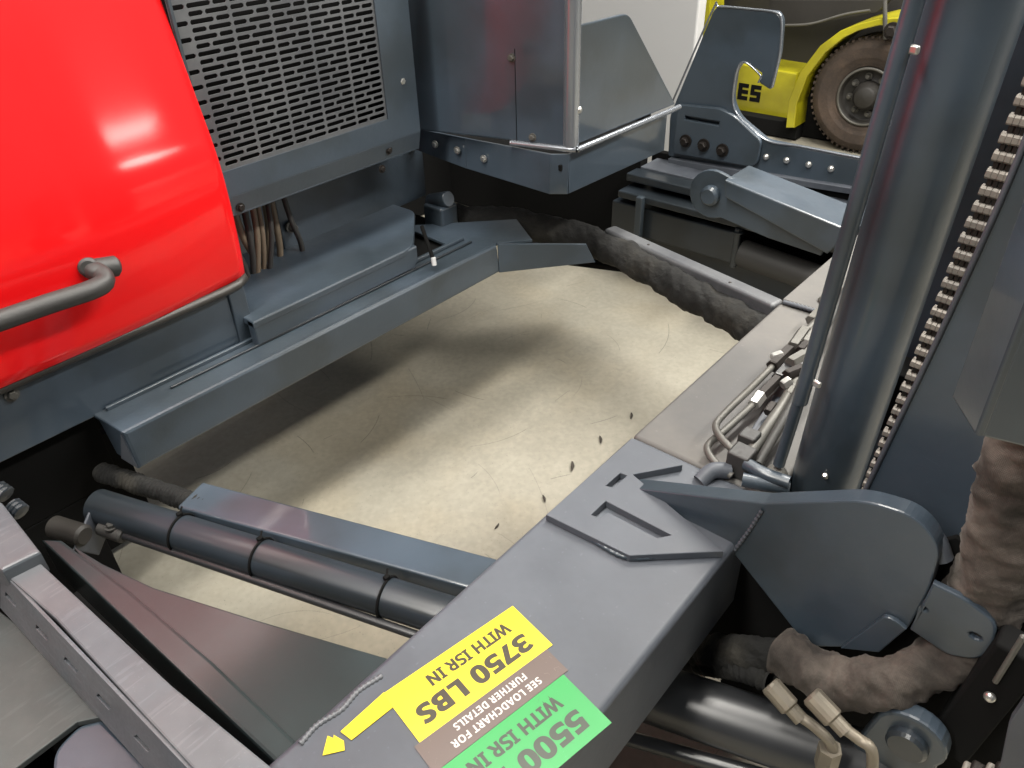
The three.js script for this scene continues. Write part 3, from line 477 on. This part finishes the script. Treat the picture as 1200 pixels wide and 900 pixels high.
// ---- hydraulic lines lying on the beam
{
  const L = 0.635;
  part('hydraulic_pipe', [tube([[1.1342, 0.62, -0.402], [1.1258, 0.64, -0.4275], [1.14, 0.645, -0.4626], [1.1678, 0.645, -0.4883], [1.2174, 0.645, -0.4935], [1.3292, 0.645, -0.4919], [1.4545, 0.645, -0.4917]], 0.0075, 60, 10)], M.zinc, T);
  part('hydraulic_pipe', [tube([[1.0881, 0.612, -0.4077], [1.0898, 0.62, -0.4381], [1.1082, 0.625, -0.4705], [1.136, 0.625, -0.4817], [1.1852, 0.63, -0.4747], [1.3109, 0.63, -0.469]], 0.0075, 60, 10)], M.zinc, T);
  part('hydraulic_pipe', [tube([[1.1351, 0.63, -0.4022], [1.2477, 0.63, -0.413], [1.3303, 0.635, -0.4184], [1.426, 0.64, -0.4312]], 0.012, 30, 10)], M.zinc, T);
  part('hydraulic_pipe', [tube([[1.1056, 0.64, -0.3928], [1.0994, 0.64, -0.3541], [1.1042, 0.64, -0.307]], 0.0125, 20, 10)], M.paint, T);
  part('hydraulic_pipe', [tube([[1.0768, 0.625, -0.3831], [1.0876, 0.625, -0.3544], [1.1084, 0.625, -0.306]], 0.0135, 20, 10)], M.paint, T);
  part('hydraulic_pipe', [tube([[1.5849, 0.64, -0.4955], [1.6536, 0.64, -0.4954], [1.755, 0.64, -0.4985], [1.8805, 0.64, -0.5105]], 0.0095, 20, 10)], M.zinc, T);
  part('hydraulic_pipe', [tube([[1.4243, 0.65, -0.4362], [1.5031, 0.65, -0.4447], [1.6075, 0.65, -0.458]], 0.011, 20, 10)], M.blackPipe, T);
  part('pipe_bracket', [bar([1.203, 0.6, -0.4197], [1.388, 0.6, -0.4417], 0.04, 0.02, 0.003)], M.dusty, T);
  const fit = (a, b, r, m) => part('fitting', [lathe(a, b, [[0, 0], [r * 0.9, 0], [r, 0.003], [r, len(a, b) - 0.003], [r * 0.9, len(a, b)], [0, len(a, b)]], 6)], m, T);
  fit([1.4328, 0.645, -0.4917], [1.5149, 0.65, -0.4874], 0.016, M.darkSteel); fit([1.2965, 0.63, -0.4678], [1.336, 0.633, -0.47], 0.014, M.steel); fit([1.3332, 0.633, -0.4686], [1.4045, 0.64, -0.4641], 0.013, M.darkSteel);
  fit([1.4045, 0.64, -0.4641], [1.4806, 0.645, -0.4636], 0.016, M.blackPipe); fit([1.5264, 0.65, -0.4844], [1.6142, 0.65, -0.4934], 0.017, M.zinc); fit([1.4464, 0.66, -0.4593], [1.5197, 0.66, -0.4438], 0.015, M.zinc);
  fit([1.4047, 0.655, -0.4495], [1.4518, 0.655, -0.4317], 0.013, M.darkSteel); fit([1.4979, 0.665, -0.4591], [1.5693, 0.665, -0.4614], 0.013, M.darkSteel); fit([1.4574, 0.65, -0.5039], [1.4765, 0.655, -0.4894], 0.012, M.steel);
  fit([1.534, 0.668, -0.4631], [1.6016, 0.67, -0.4677], 0.011, M.zinc); fit([1.3744, 0.648, -0.4424], [1.3919, 0.655, -0.4344], 0.012, M.steel); fit([1.2901, 0.63, -0.4327], [1.3171, 0.636, -0.4332], 0.011, M.darkSteel); fit([1.6844, 0.64, -0.5082], [1.7331, 0.642, -0.5073], 0.0145, M.zinc);
  fit([1.3603, 0.636, -0.417], [1.3975, 0.64, -0.4208], 0.016, M.zinc); fit([1.6259, 0.64, -0.4798], [1.6748, 0.645, -0.4801], 0.013, M.blackPipe);
  part('hydraulic_hose', [tube([[1.4436, 0.655, -0.4206], [1.3797, 0.66, -0.4076], [1.307, 0.65, -0.3962], [1.2085, 0.635, -0.3868], [1.1322, 0.625, -0.3791]], 0.0095, 40, 10)], M.rubber, T);
  part('hydraulic_hose', [tube([[1.5991, 0.66, -0.4606], [1.6951, 0.66, -0.4644], [1.845, 0.65, -0.4882], [2.0102, 0.64, -0.5163]], 0.011, 30, 10)], M.rubber, T);
  part('pipe_clamp', [box(add([1.1205, 0.6, -0.4081], [-0.022, 0, -0.022]), add([1.1205, 0.6, -0.4081], [0.022, 0.055, 0.022]), 0.005)], M.plastic, T);
  part('pipe_clamp', [box(add([1.1835, 0.6, -0.423], [-0.018, 0, -0.018]), add([1.1835, 0.6, -0.423], [0.018, 0.05, 0.018]), 0.005)], M.plastic, T);
  part('hose_end', [tube([[1.0479, 0.6, -0.4527], [1.075, 0.615, -0.4422], [1.0983, 0.612, -0.4182]], 0.016, 20, 10)], M.dusty, T);
}
// ---- mast rails, chain, carriage plate
{
  const az = (deg, x, y) => [x, y, x * Math.tan(deg * Math.PI / 180)];
  const ra = part('mast_rail', [plate([az(-10.6, 1.36, 0.3), az(-8.3, 1.36, 1.9), az(-3, 1.36, 1.9), az(-4, 1.36, 0.3)], [1, 0, 0], 0.012, { bevel: 0.003 }), box([1.36, 0.3, -0.10], [1.55, 1.9, -0.085])], M.paint, T, 'inner upright mast rail behind the chain');
  part('chain_guard', [box([1.30, 0.68, -0.232], [1.36, 0.80, -0.20], 0.004), box([1.29, 0.80, -0.245], [1.36, 0.815, -0.17], 0.003)], M.black, ra);
  const bl = plate([[1.08, 0.6777, -0.1821], [1.08, 1.0497, -0.1456], [1.08, 1.2634, -0.1296], [1.08, 1.3989, -0.1276], [1.08, 1.4117, -0.0111], [1.08, 1.1863, -0.0049], [1.08, 0.7263, 0.0389], [1.08, 0.6176, -0.0069]], [1, 0, 0], 0.02, { bevel: 0.004 });
  const rb = part('mast_rail', [bl], M.paint, T, 'outer upright mast rail in front of the chain');
  part('rail_edge', [tube([[1.078, 0.6836, -0.1813], [1.078, 1.0519, -0.1457], [1.078, 1.2651, -0.1296], [1.078, 1.4002, -0.1276]], 0.004, 40, 8)], M.dusty, rb);
  // leaf chain, one mesh per link
  const chain = part('chain', [rod([1.172, 0.6309, -0.1867], [1.172, 1.4504, -0.1439], 0.004)], M.darkSteel, T, 'greasy steel leaf chain');
  const c0 = v3([1.17, 0.6325, -0.1864]), c1 = v3([1.17, 1.4506, -0.1436]), dir = c1.clone().sub(c0), pitch = 0.0119, N = Math.floor(dir.length() / pitch); dir.normalize();
  const linkGeo = (wide) => {
    const list = [], tk = wide ? 0.0062 : 0.0050;
    for (const z of wide ? [-0.0112, -0.0038, 0.0038, 0.0112] : [-0.0075, 0, 0.0075]) {
      const s = new THREE.Shape(), R = wide ? 0.0072 : 0.0042, h = wide ? 0.0060 : 0.0085, c = 0.0024; [[R, -h + c], [R, h - c], [R - c, h], [c - R, h], [-R, h - c], [-R, c - h], [c - R, -h], [R - c, -h]].forEach(([a, b], k) => k ? s.lineTo(a, b) : s.moveTo(a, b));
      const e = new THREE.ExtrudeGeometry(s, { depth: tk, bevelEnabled: true, bevelThickness: 0.0007, bevelSize: 0.0007, bevelSegments: 1, curveSegments: 5 }); e.translate(0, 0, z - tk / 2); list.push(e);
    }
    return list;
  };
  for (let i = 0; i < N; i++) {
    const g = join(linkGeo(i % 2 === 0)), m = new THREE.Matrix4().makeRotationX(Math.atan2(dir.z, dir.y)).multiply(new THREE.Matrix4().makeRotationY(0.12 * (rnd() - 0.5))).setPosition(c0.clone().addScaledVector(dir, i * pitch).add(V(i % 2 ? 0.003 : 0, 0, 0.0016 * (rnd() - 0.5)))); g.applyMatrix4(m);
    part('chain_link', [g], i % 2 ? M.darkSteel : M.chainSteel, chain);
  }
  // near carriage plate, folded
  const cp = part('carriage_plate', [plate([[0.8, 1.1078, -0.0802], [0.8, 1.3204, -0.0783], [0.8, 1.4903, -0.0768], [0.745, 1.4828, -0.0496], [0.745, 1.2438, -0.0415], [0.745, 1.1102, -0.0376]], [1, 0, 0.6], 0.010, { bevel: 0.003 }),
    plate([[0.746, 1.1086, -0.0374], [0.746, 1.2426, -0.0413], [0.746, 1.4821, -0.0495], [0.81, 1.75, 0.12], [0.81, 1.09, 0.12]], [0.4, 0, -0.1], 0.010, { bevel: 0.003 })], M.gloss, T, 'folded grey carriage plate nearest the viewer');
  void cp;
}
// ---- woven sleeve and lower hoses under the bracket
{
  const w = wrinkle(20, 0.011);
  part('woven_sleeve', [tube([[0.99, 1.2187, -0.0116], [0.99, 1.03, 0.003], [0.99, 0.9127, 0.0162], [0.99, 0.8101, 0.027], [1, 0.6993, 0.0312], [1.01, 0.5918, 0.0189]], 0.058, 120, 30, w)], M.cloth, T, 'brown woven protective hose sleeve hanging at the right');
  part('woven_sleeve', [tube([[0.99, 0.6392, 0.04], [0.95, 0.5655, 0.012], [0.9, 0.5315, -0.0325], [0.88, 0.4969, -0.0965], [0.88, 0.4849, -0.1648], [0.885, 0.4759, -0.195]], 0.040, 120, 26, w)], M.cloth, T, 'crumpled brown woven sleeve under the bracket');
  part('hose_sleeve', [tube([[0.9, 0.4538, -0.1749], [0.9, 0.4148, -0.2464], [0.91, 0.335, -0.3255], [0.95, 0.188, -0.4279]], 0.030, 60, 18, wrinkle(24, 0.008))], M.grime, T);
  part('hose_sleeve', [tube([[0.87, 0.4118, -0.192], [0.88, 0.3855, -0.2483], [0.92, 0.2517, -0.3769]], 0.020, 60, 14, (u, v) => 0.003 * Math.sin(u * 110))], M.grime, T);
  const hose = (pts, r, m) => part('hose', [tube(pts, r, 40, 12)], m, T);
  const h1 = hose([[0.79, 0.4825, -0.1256], [0.79, 0.4789, -0.0977], [0.79, 0.4627, -0.0691], [0.79, 0.4218, -0.0604], [0.79, 0.3588, -0.0665]], 0.0085, M.brass);
  part('ferrule', [lathe([0.8, 0.5, -0.1796], [0.79, 0.4813, -0.1268], [[0, 0], [0.015, 0], [0.017, 0.004], [0.017, 0.042], [0.012, 0.045], [0.012, 0.066], [0, 0.066]], 14)], M.brass, h1);
  part('nut', [lathe([0.79, 0.4538, -0.0685], [0.79, 0.3377, -0.0621], [[0, 0], [0.018, 0], [0.018, 0.05], [0, 0.05]], 6)], M.brass, h1);
  const h2 = hose([[0.78, 0.529, -0.0665], [0.78, 0.5238, -0.038], [0.78, 0.5123, -0.0157], [0.78, 0.4208, 0.0033]], 0.0085, M.brass);
  part('ferrule', [lathe([0.79, 0.5444, -0.1176], [0.78, 0.529, -0.0665], [[0, 0], [0.014, 0], [0.017, 0.004], [0.017, 0.042], [0.012, 0.045], [0.012, 0.066], [0, 0.066]], 14)], M.brass, h2);
  // tilt cylinder lying below
  const tc = part('tilt_cylinder', [rod([0.7601, 0.3, -0.4752], [0.8858, 0.34, 0.0127], 0.055)], M.blackPipe, T, 'black lower cylinder under the beam');
  part('side_pipe', [rod([0.6983, 0.24, -0.4294], [0.8285, 0.3, -0.0128], 0.014)], M.blackPipe, tc);
  const e = [0.86, 0.4754, 0.0196], ring = [];
  for (let k = 0; k < 14; k++) { const a = Math.PI * (-0.15 + 1.05 * k / 13); ring.push([0.86, e[1] + 0.052 * Math.sin(a), e[2] + 0.052 * Math.cos(a)]); }
  const ep = part('pin_plate', [plate([...ring, [0.86, e[1] - 0.12, e[2] - 0.07], [0.86, e[1] - 0.12, e[2] + 0.045]], [1, 0, 0], 0.03, { bevel: 0.005 })], M.paint, T);
  part('pin', [rod([0.845, e[1] - 0.004, e[2]], [0.875, e[1] - 0.004, e[2]], 0.030, 0.005)], M.under, ep);
  part('link_bar', [bar([0.93, 0.4313, 0.0693], [0.93, 0.6956, 0.091], 0.05, 0.06, 0.006)], M.black, T);
  part('side_box', [box([0.98, 0.25, 0.0], [1.12, 0.72, 0.25], 0.01)], M.black, T);
  part('bolt', [dome([0.9, 0.6023, 0.0838], [-1, 0.2, 0], 0.008, 0.006)], M.steel, T);
  part('pipe', [rod([0.9, 0.6337, 0.0809], [0.9, 0.7388, 0.0836], 0.004)], M.zinc, T);
  for (let i = 0; i < 4; i++) { const c = add([0.86, 0.4864, 0.1055], [0, i * 0.012, i * 0.012]); part('chain_link', [box(add(c, [-0.01, -0.006, -0.014 - 0.004 * (i % 2)]), add(c, [0.01, 0.006, 0.014 + 0.004 * (i % 2)]), 0.004)], i % 2 ? M.darkSteel : M.chainSteel, T); }
  part('side_plate', [plate([[0.84, 0.6399, 0.1092], [0.84, 0.7326, 0.1122], [0.84, 0.5546, 0.1841], [0.84, 0.4944, 0.1357]], [1, 0, 0], 0.02)], M.dusty, T);
}
// ---- steering cylinder with cable ties and its frame bar
{
  const p = [0.3365, 0.42, -1.5476], q = [0.6426, 0.42, -0.6368];
  const L = len(p, q), at = (t) => p.map((v, i) => v + (q[i] - v) * t), R = 0.039;
  const c = part('side_cylinder', [rod(p, q, R, 0.008)], M.under, T, 'long dark cylinder with black cable ties');
  const d = v3(q).sub(v3(p)).normalize();
  for (const t of [0.255, 0.47, 0.775]) {
    const a = at(t), tie = new THREE.TorusGeometry(R + 0.002, 0.0028, 8, 40); tie.applyQuaternion(new THREE.Quaternion().setFromUnitVectors(V(0, 0, 1), d)); tie.translate(...a);
    const hd = add(a, [0.01, R + 0.003, -0.006]);
    part('cable_tie', [tie, box(add(hd, [-0.006, -0.004, -0.005]), add(hd, [0.006, 0.006, 0.005]), 0.002), bar(hd, add(hd, [0.014, 0.006, -0.012]), 0.004, 0.003, 0.001)], M.black, c);
  }
  part('frame_bar', [bar([0.4804, 0.42, -1.3841], [0.7403, 0.42, -0.6677], 0.085, 0.05, 0.006)], M.gloss, T, 'blue-grey frame bar behind the dark cylinder');
  part('side_rod', [rod([0.3241, 0.4, -1.4725], [0.569, 0.4, -0.7101], 0.009)], M.blackPipe, T);
  part('rod_end', [rod([0.3159, 0.4, -1.4952], [0.3366, 0.4, -1.4283], 0.017, 0.004), ...bolt([0.3277, 0.418, -1.4561], [0, 1, 0], 0.010, 0.008)], M.rubber, T);
  part('rubber_gaiter', [tube([[0.3981, 0.42, -1.65], [0.4321, 0.42, -1.545], [0.4654, 0.42, -1.4341], [0.4943, 0.42, -1.3233]], 0.022, 120, 14, (u, v, x, y, z) => 0.002 * Math.sin(u * 190) + 0.005 * PN.noise(x * 40, y * 40, z * 40))], M.grime, T);
  part('pipe', [rod([0.2469, 0.42, -1.5584], [0.2775, 0.42, -1.4714], 0.024, 0.006)], M.frameBlack, T);
  part('tab', [plate([[0.3099, 0.44, -1.5136], [0.3185, 0.36, -1.5126], [0.2864, 0.34, -1.4928], [0.2448, 0.4, -1.4796]], [1, 0, 0.2], 0.006)], M.dusty, T);
}
// ---- near left: slotted bar, slick arm, triangular plate, deck
{
  const tb = part('slotted_bar', [plate([[0.1134, 0.62, -1.2913], [0.1497, 0.62, -1.2648], [0.1706, 0.62, -0.8275], [0.1913, 0.62, -0.6036], [0.194, 0.62, -0.4399], [0.1483, 0.62, -0.4955], [0.124, 0.62, -0.6859], [0.1165, 0.62, -1.0815], [0.1007, 0.62, -1.2582]], [0, -1, 0], 0.02, { bevel: 0.003 })], M.worn, T, 'worn bare metal bar beside the deck');
  const side = (a, b, h) => [a, b];
  const top = [[0.101, 0.617, -1.262], [0.1169, 0.617, -1.0848], [0.1244, 0.617, -0.688], [0.1244, 0.617, -0.5494]], bot = [[0.0749, 0.525, -1.287], [0.0882, 0.525, -1.1709], [0.0892, 0.525, -0.9466], [0.0978, 0.525, -0.815], [0.0952, 0.525, -0.659]];
  const a = top[0], b = top[3], c = bot[4], d0 = bot[0];
  const nrm = v3(b).sub(v3(a)).cross(v3(d0).sub(v3(a))).normalize(); if (nrm.x < 0) nrm.negate();
  const flat = (p) => { const q = v3(p), k = nrm.dot(q.clone().sub(v3(a))); return q.addScaledVector(nrm, -k).toArray(); };
  const fc = flat(c), mix = (u, v) => { const t = a.map((x, i) => x + (b[i] - x) * u), l = d0.map((x, i) => x + (fc[i] - x) * u); return t.map((x, i) => x + (l[i] - x) * v); };
  const slot = (u, v, du) => { const h = 0.11; return [mix(u, v), mix(u + du, v), mix(u + du, v + h), mix(u, v + h)]; };
  part('slotted_side', [plate([a, b, fc, d0], nrm.toArray(), 0.006, { bevel: 0.001, holes: [slot(0.03, 0.42, 0.06), slot(0.20, 0.40, 0.06), slot(0.345, 0.42, 0.06), slot(0.50, 0.45, 0.055), slot(0.66, 0.45, 0.055), slot(0.80, 0.45, 0.05)] })], M.worn, tb);
  part('bar_core', [plate([add(a, [0.012, -0.01, 0]), add(b, [0.012, -0.01, 0]), add(fc, [0.02, 0, 0]), add(d0, [0.02, 0, 0])].map(flat).map((p) => v3(p).addScaledVector(nrm, 0.02).toArray()), nrm.toArray(), 0.01)], M.black, tb);
  part('end_block', [plate([[0.1298, 0.645, -1.5511], [0.1672, 0.645, -1.3991], [0.1589, 0.645, -1.2163], [0.1, 0.645, -1.2238], [0.0637, 0.645, -1.3539]], [0, -1, 0], 0.05, { bevel: 0.005 })], M.worn, tb);
  const ribs = (n) => { const o = [[0, 0]]; for (let k = 0; k < n; k++) o.push([0.015, k * 0.009], [0.018, k * 0.009 + 0.002], [0.018, k * 0.009 + 0.005], [0.015, k * 0.009 + 0.007]); o.push([0, n * 0.009]); return o; };
  part('ribbed_end', [lathe([0.1809, 0.62, -1.4843], [0.1939, 0.6, -1.4413], ribs(3), 10)], M.under, tb);
  part('ribbed_end', [lathe([0.1837, 0.6, -1.4392], [0.1946, 0.58, -1.3921], ribs(3), 10)], M.under, tb);
  part('deck_plate', [plate([[0.0722, 0.52, -1.2849], [0.0871, 0.52, -1.1728], [0.0892, 0.52, -0.9447], [0.0616, 0.52, -0.9652], [-0.0296, 0.52, -0.9631], [-0.0997, 0.52, -0.9531], [-0.2877, 0.52, -1.2787], [-0.1144, 0.52, -1.5647]], [0, -1, 0], 0.012, { bevel: 0.002 })], M.deck, T, 'grey deck plate at the lower left');
  part('deck_plate', [plate([[0.0613, 0.51, -0.9664], [0.0887, 0.51, -0.9506], [0.0993, 0.51, -0.8142], [0.1053, 0.51, -0.6404], [-0.0432, 0.51, -0.821], [0.0175, 0.51, -0.9553]], [0, -1, 0], 0.03, { bevel: 0.006, r: [.01, 0, 0, 0, 0, .02] })], M.paint, T);
  part('deck_frame', [box([-0.6, 0.30, -1.25], [0.10, 0.32, -0.4])], M.black, T);
  // slick brown-reflecting arm
  part('side_arm', [plate([[0.1836, 0.58, -1.3286], [0.2078, 0.58, -1.2984], [0.2281, 0.58, -1.0893], [0.2411, 0.58, -0.8465], [0.2436, 0.58, -0.5684], [0.2426, 0.58, -0.4085], [0.2155, 0.58, -0.4414], [0.2066, 0.58, -0.6135]], [0, -1, 0], 0.10, { bevel: 0.006 })], M.slick, T, 'slick dark arm beside the worn bar');
  part('gusset_plate', [plate([[0.2156, 0.572, -1.2736], [0.2297, 0.572, -1.1904], [0.2599, 0.572, -1.0664], [0.3321, 0.572, -0.8688], [0.435, 0.572, -0.6042], [0.3906, 0.572, -0.6213], [0.2459, 0.572, -0.6359], [0.2232, 0.572, -0.6001], [0.2191, 0.572, -0.8825], [0.2035, 0.572, -1.1306]], [0, -1, 0], 0.012, { bevel: 0.003 })], M.slick, T, 'dark glossy triangular gusset plate');
  part('weld', [tube([[0.2392, 0.6, -0.6186], [0.2715, 0.6, -0.6225], [0.3079, 0.6, -0.6147], [0.343, 0.6, -0.6187], [0.3822, 0.6, -0.6106]], 0.0045, 90, 8, (u, v) => 0.0009 * Math.sin(u * 130))], M.worn, beam);
  part('under_box', [box([-0.5, 0.04, -1.75], [0.02, 0.5, -1.30], 0.01), box([0.02, 0.36, -1.36], [0.215, 0.40, -0.4], 0.004)], M.black, T);
}

// ================================================================ yellow forklift beyond
{
  const B = [5.2, 0, -1.9];
  const Y = thing('yellow_forklift', 'yellow and black forklift with a muddy wheel standing behind the hook plate', 'forklift', B);
  const x = 4.9;
  const body = part('body', [plate([[5.02, -0.0927, -2.7617], [5.02, 0.0675, -2.2533], [5.02, 0.0552, -1.9204], [5.02, 0.3886, -1.9265], [5.02, 0.4145, -2.8828]].map((p) => p), [1, 0, 0], 0.6, { bevel: 0.01 }), plate([[5.02, 0.4333, -2.7114], [5.02, 0.4514, -2.5466], [5.02, 0.9041, -2.6065], [5.02, 0.8952, -2.765]], [1, 0, 0], 0.2)], M.yellow, Y);
  part('upper_body', [box([5.3, 0.35, -2.75], [6.3, 1.9, -0.6], 0.03)], M.frameBlack, Y);
  part('step_plate', [plate([[5.1, 0.7743, -2.2177], [5.1, 0.8259, -1.5123], [5.1, 0.7608, -1.5446], [5.1, 0.7084, -1.7315], [5.1, 0.6479, -1.9832], [5.1, 0.6387, -2.1942]], [1, 0, 0], 0.1, { r: 0.02 })], M.frameBlack, Y);
  part('cable', [tube([[5.06, 0.6415, -2.1196], [5.06, 0.6696, -1.9166], [5.06, 0.7381, -1.7229], [5.06, 0.7724, -1.582]], 0.008, 40, 8)], M.zinc, Y);
  part('stay_rod', [rod([4.86, 0.6669, -1.4026], [4.86, 1.104, -1.518], 0.012)], M.zinc, Y);
  part('shadow_block', [box([4.93, 0.01, -3.2], [5.2, 0.11, -1.83], 0.005), box([5.03, 0.01, -1.86], [5.3, 0.4, -0.7], 0.005)], M.black, Y);  // black boxes stand in for the shadow on the floor below
  part('chassis', [box([5.25, 0.06, -2.6], [6.2, 0.36, -0.8], 0.02)], M.frameBlack, Y);
  // wheel arch
  const arch = [[925,151],[919,143],[927,110],[940,82],[962,56],[985,40],[1005,32],[1030,26],[1090,22]], inner = [[1090,32],[1030,36],[1008,42],[990,50],[968,66],[948,92],[936,122],[932,150]];
  void arch; void inner;
  part('wheel_arch', [plate([[4.86, 0.0956, -1.8801], [4.86, 0.2617, -1.894], [4.86, 0.4388, -1.8512], [4.86, 0.5933, -1.7615], [4.86, 0.6865, -1.6606], [4.86, 0.7304, -1.5731], [4.86, 0.7664, -1.4637], [4.86, 0.8089, -1.1637], [4.86, 0.76, -1.1504], [4.86, 0.7322, -1.4555], [4.86, 0.696, -1.5605], [4.86, 0.6478, -1.6373], [4.86, 0.5598, -1.7239], [4.86, 0.4153, -1.8039], [4.86, 0.2496, -1.8366], [4.86, 0.1048, -1.8256]], [1, 0, 0], 0.34, { bevel: 0.006 })], M.yellow, Y, 'yellow wheel arch');
  part('arch_bolt', bolt([4.85, 0.7151, -1.3743], [-1, 0, 0], 0.03, 0.03), M.darkSteel, Y);
  part('decal', (() => { const g = []; const s = (a, b, c, d) => g.push(plate([[5.0195, a, c], [5.0195, a, d], [5.0195, b, d], [5.0195, b, c]], [-1, 0, 0], 0.002, { bevel: 0 }));
    const o = [5.0195, 0.1771, -2.3072], yb = o[1], z0 = o[2], h = 0.105, w = 0.072, t = 0.026;
    const E = (z) => { s(yb, yb + h, z, z + t * 1.1); for (const k of [0, 0.5, 1]) s(yb + k * (h - t), yb + k * (h - t) + t, z + t * 1.1 + 0.0005, z + w); };
    E(z0); const z = z0 + w + 0.016; for (const k of [0, 0.5, 1]) s(yb + k * (h - t), yb + k * (h - t) + t, z, z + w); s(yb + h / 2 + t / 2 + 0.0004, yb + h - t - 0.0004, z, z + t); s(yb + t + 0.0004, yb + h / 2 - t / 2 - 0.0004, z + w - t, z + w);
    return g; })(), M.black, Y, 'black letters ES');
  // wheel
  const c = [4.9, 0.3225, -1.4548], wc = [c[0], 0.335, c[2]], R = 0.333;
  const tyreG = [];
  const W = (r, d) => [r, d];
  tyreG.push(smoothLathe([4.92, wc[1], wc[2]], [5.2, wc[1], wc[2]], [W(0.165, 0.005), W(0.175, -0.012), W(0.19, -0.004), W(0.215, -0.022), W(0.225, -0.018), W(0.27, -0.026), W(0.278, -0.021), W(0.305, -0.012), W(0.322, 0.012), W(0.328, 0.05), W(0.328, 0.2), W(0.31, 0.24), W(0.17, 0.24)], 64));
  const wh = part('wheel', tyreG, M.tyre, Y, 'muddy brown rubber tyre');
  const lugs = [];
  for (let k = 0; k < 56; k++) { const a = k / 56 * Math.PI * 2, q = [4.925, wc[1] + 0.322 * Math.sin(a), wc[2] + 0.322 * Math.cos(a)], n = V(0, Math.sin(a), Math.cos(a)); lugs.push(bar(add(q, [-0.005, 0, 0]), add(q, [0.09, 0, 0]), 0.017, 0.018, 0.004, n.toArray())); }
  part('tread', lugs, M.tyre, wh);
  const rim = part('rim', [smoothLathe([4.92, wc[1], wc[2]], [5.2, wc[1], wc[2]], [W(0.168, 0.0), W(0.165, -0.012), W(0.152, -0.010), W(0.146, 0.02), W(0.14, 0.045), W(0.075, 0.05), W(0.07, 0.0)], 48)], M.frameBlack, wh);
  void rim;
  part('rim_ring', [(() => { const t = new THREE.TorusGeometry(0.160, 0.008, 8, 60); t.rotateY(Math.PI / 2); return t.translate(4.908, wc[1], wc[2]); })()], M.zinc, wh);
  part('hub', [smoothLathe([4.92, wc[1], wc[2]], [4.8, wc[1], wc[2]], [W(0.085, -0.04), W(0.08, 0.0), W(0.06, 0.02), W(0.055, 0.04), W(0, 0.045)], 24)], M.frameBlack, wh);
  for (let k = 0; k < 8; k++) { const a = k / 8 * Math.PI * 2 + 0.2; part('wheel_nut', bolt([4.965, wc[1] + 0.108 * Math.sin(a), wc[2] + 0.108 * Math.cos(a)], [-1, 0, 0], 0.014, 0.022), M.zinc, wh); }
}
// ---- white glossy panel behind the machine
{
  const e = [3.6, 0.9557, -1.9079];
  const W = thing('white_panel', 'tall glossy white panel standing between the engine cover and the hook plate', 'panel', [3.6, 0, e[2] - 0.7]);
  part('panel', [box([3.6, 0, e[2] - 1.4], [3.68, 2.2, e[2]], 0.012)], M.white, W);
  part('panel_foot', [box([3.56, 0.0, e[2] - 1.4], [3.72, 0.04, e[2] + 0.02], 0.006)], M.white, W);
}
// ---- chips on the floor
{
  const spots = [['dark wood chip on the concrete, farthest up along the beam', [1.825, 0.002, -1.0657], 0.5, 1], ['dark wood chip on the concrete, second along the beam from the far end', [1.6547, 0.002, -1.0741], 0.7, 1.1], ['largest dark wood chip on the concrete beside the slotted plate', [1.4922, 0.002, -1.0684], 0.6, 1.25],
    ['small dark wood chip on the concrete just left of the slotted plate', [1.3221, 0.002, -1.0471], 0.9, 0.9], ['round dark crumb on the concrete above the dark cylinder', [1.1494, 0.002, -1.0829], 0.2, 0.7]];
  let first = null;
  spots.forEach(([label, p, turn, s], i) => {
    let o;
    if (!first) {
      o = thing('wood_chip', label, 'wood chip', [0, 0, 0], 'dark chips lying on the concrete');
      const g = new THREE.IcosahedronGeometry(0.009, 1), a = g.attributes.position; for (let k = 0; k < a.count; k++) { const x = a.getX(k), y = a.getY(k), z = a.getZ(k), n = 1 + 0.3 * Math.sin(x * 420 + z * 230) * Math.cos(y * 310); a.setXYZ(k, x * 1.9 * n, y * 0.5 * n, z * 0.45 * n); } g.computeVertexNormals();
      part('splinter', [g.translate(0, 0.004, 0)], M.chip, o); first = o;
    } else { o = first.clone(); o.name = numbered('wood_chip'); o.userData = { ...first.userData, label }; scene.add(o); }
    o.position.set(...p); o.rotation.y = turn; o.scale.setScalar(s);
  });
}
scene.traverse((o) => { delete o.userData.at; });
renderer.render(scene, camera);
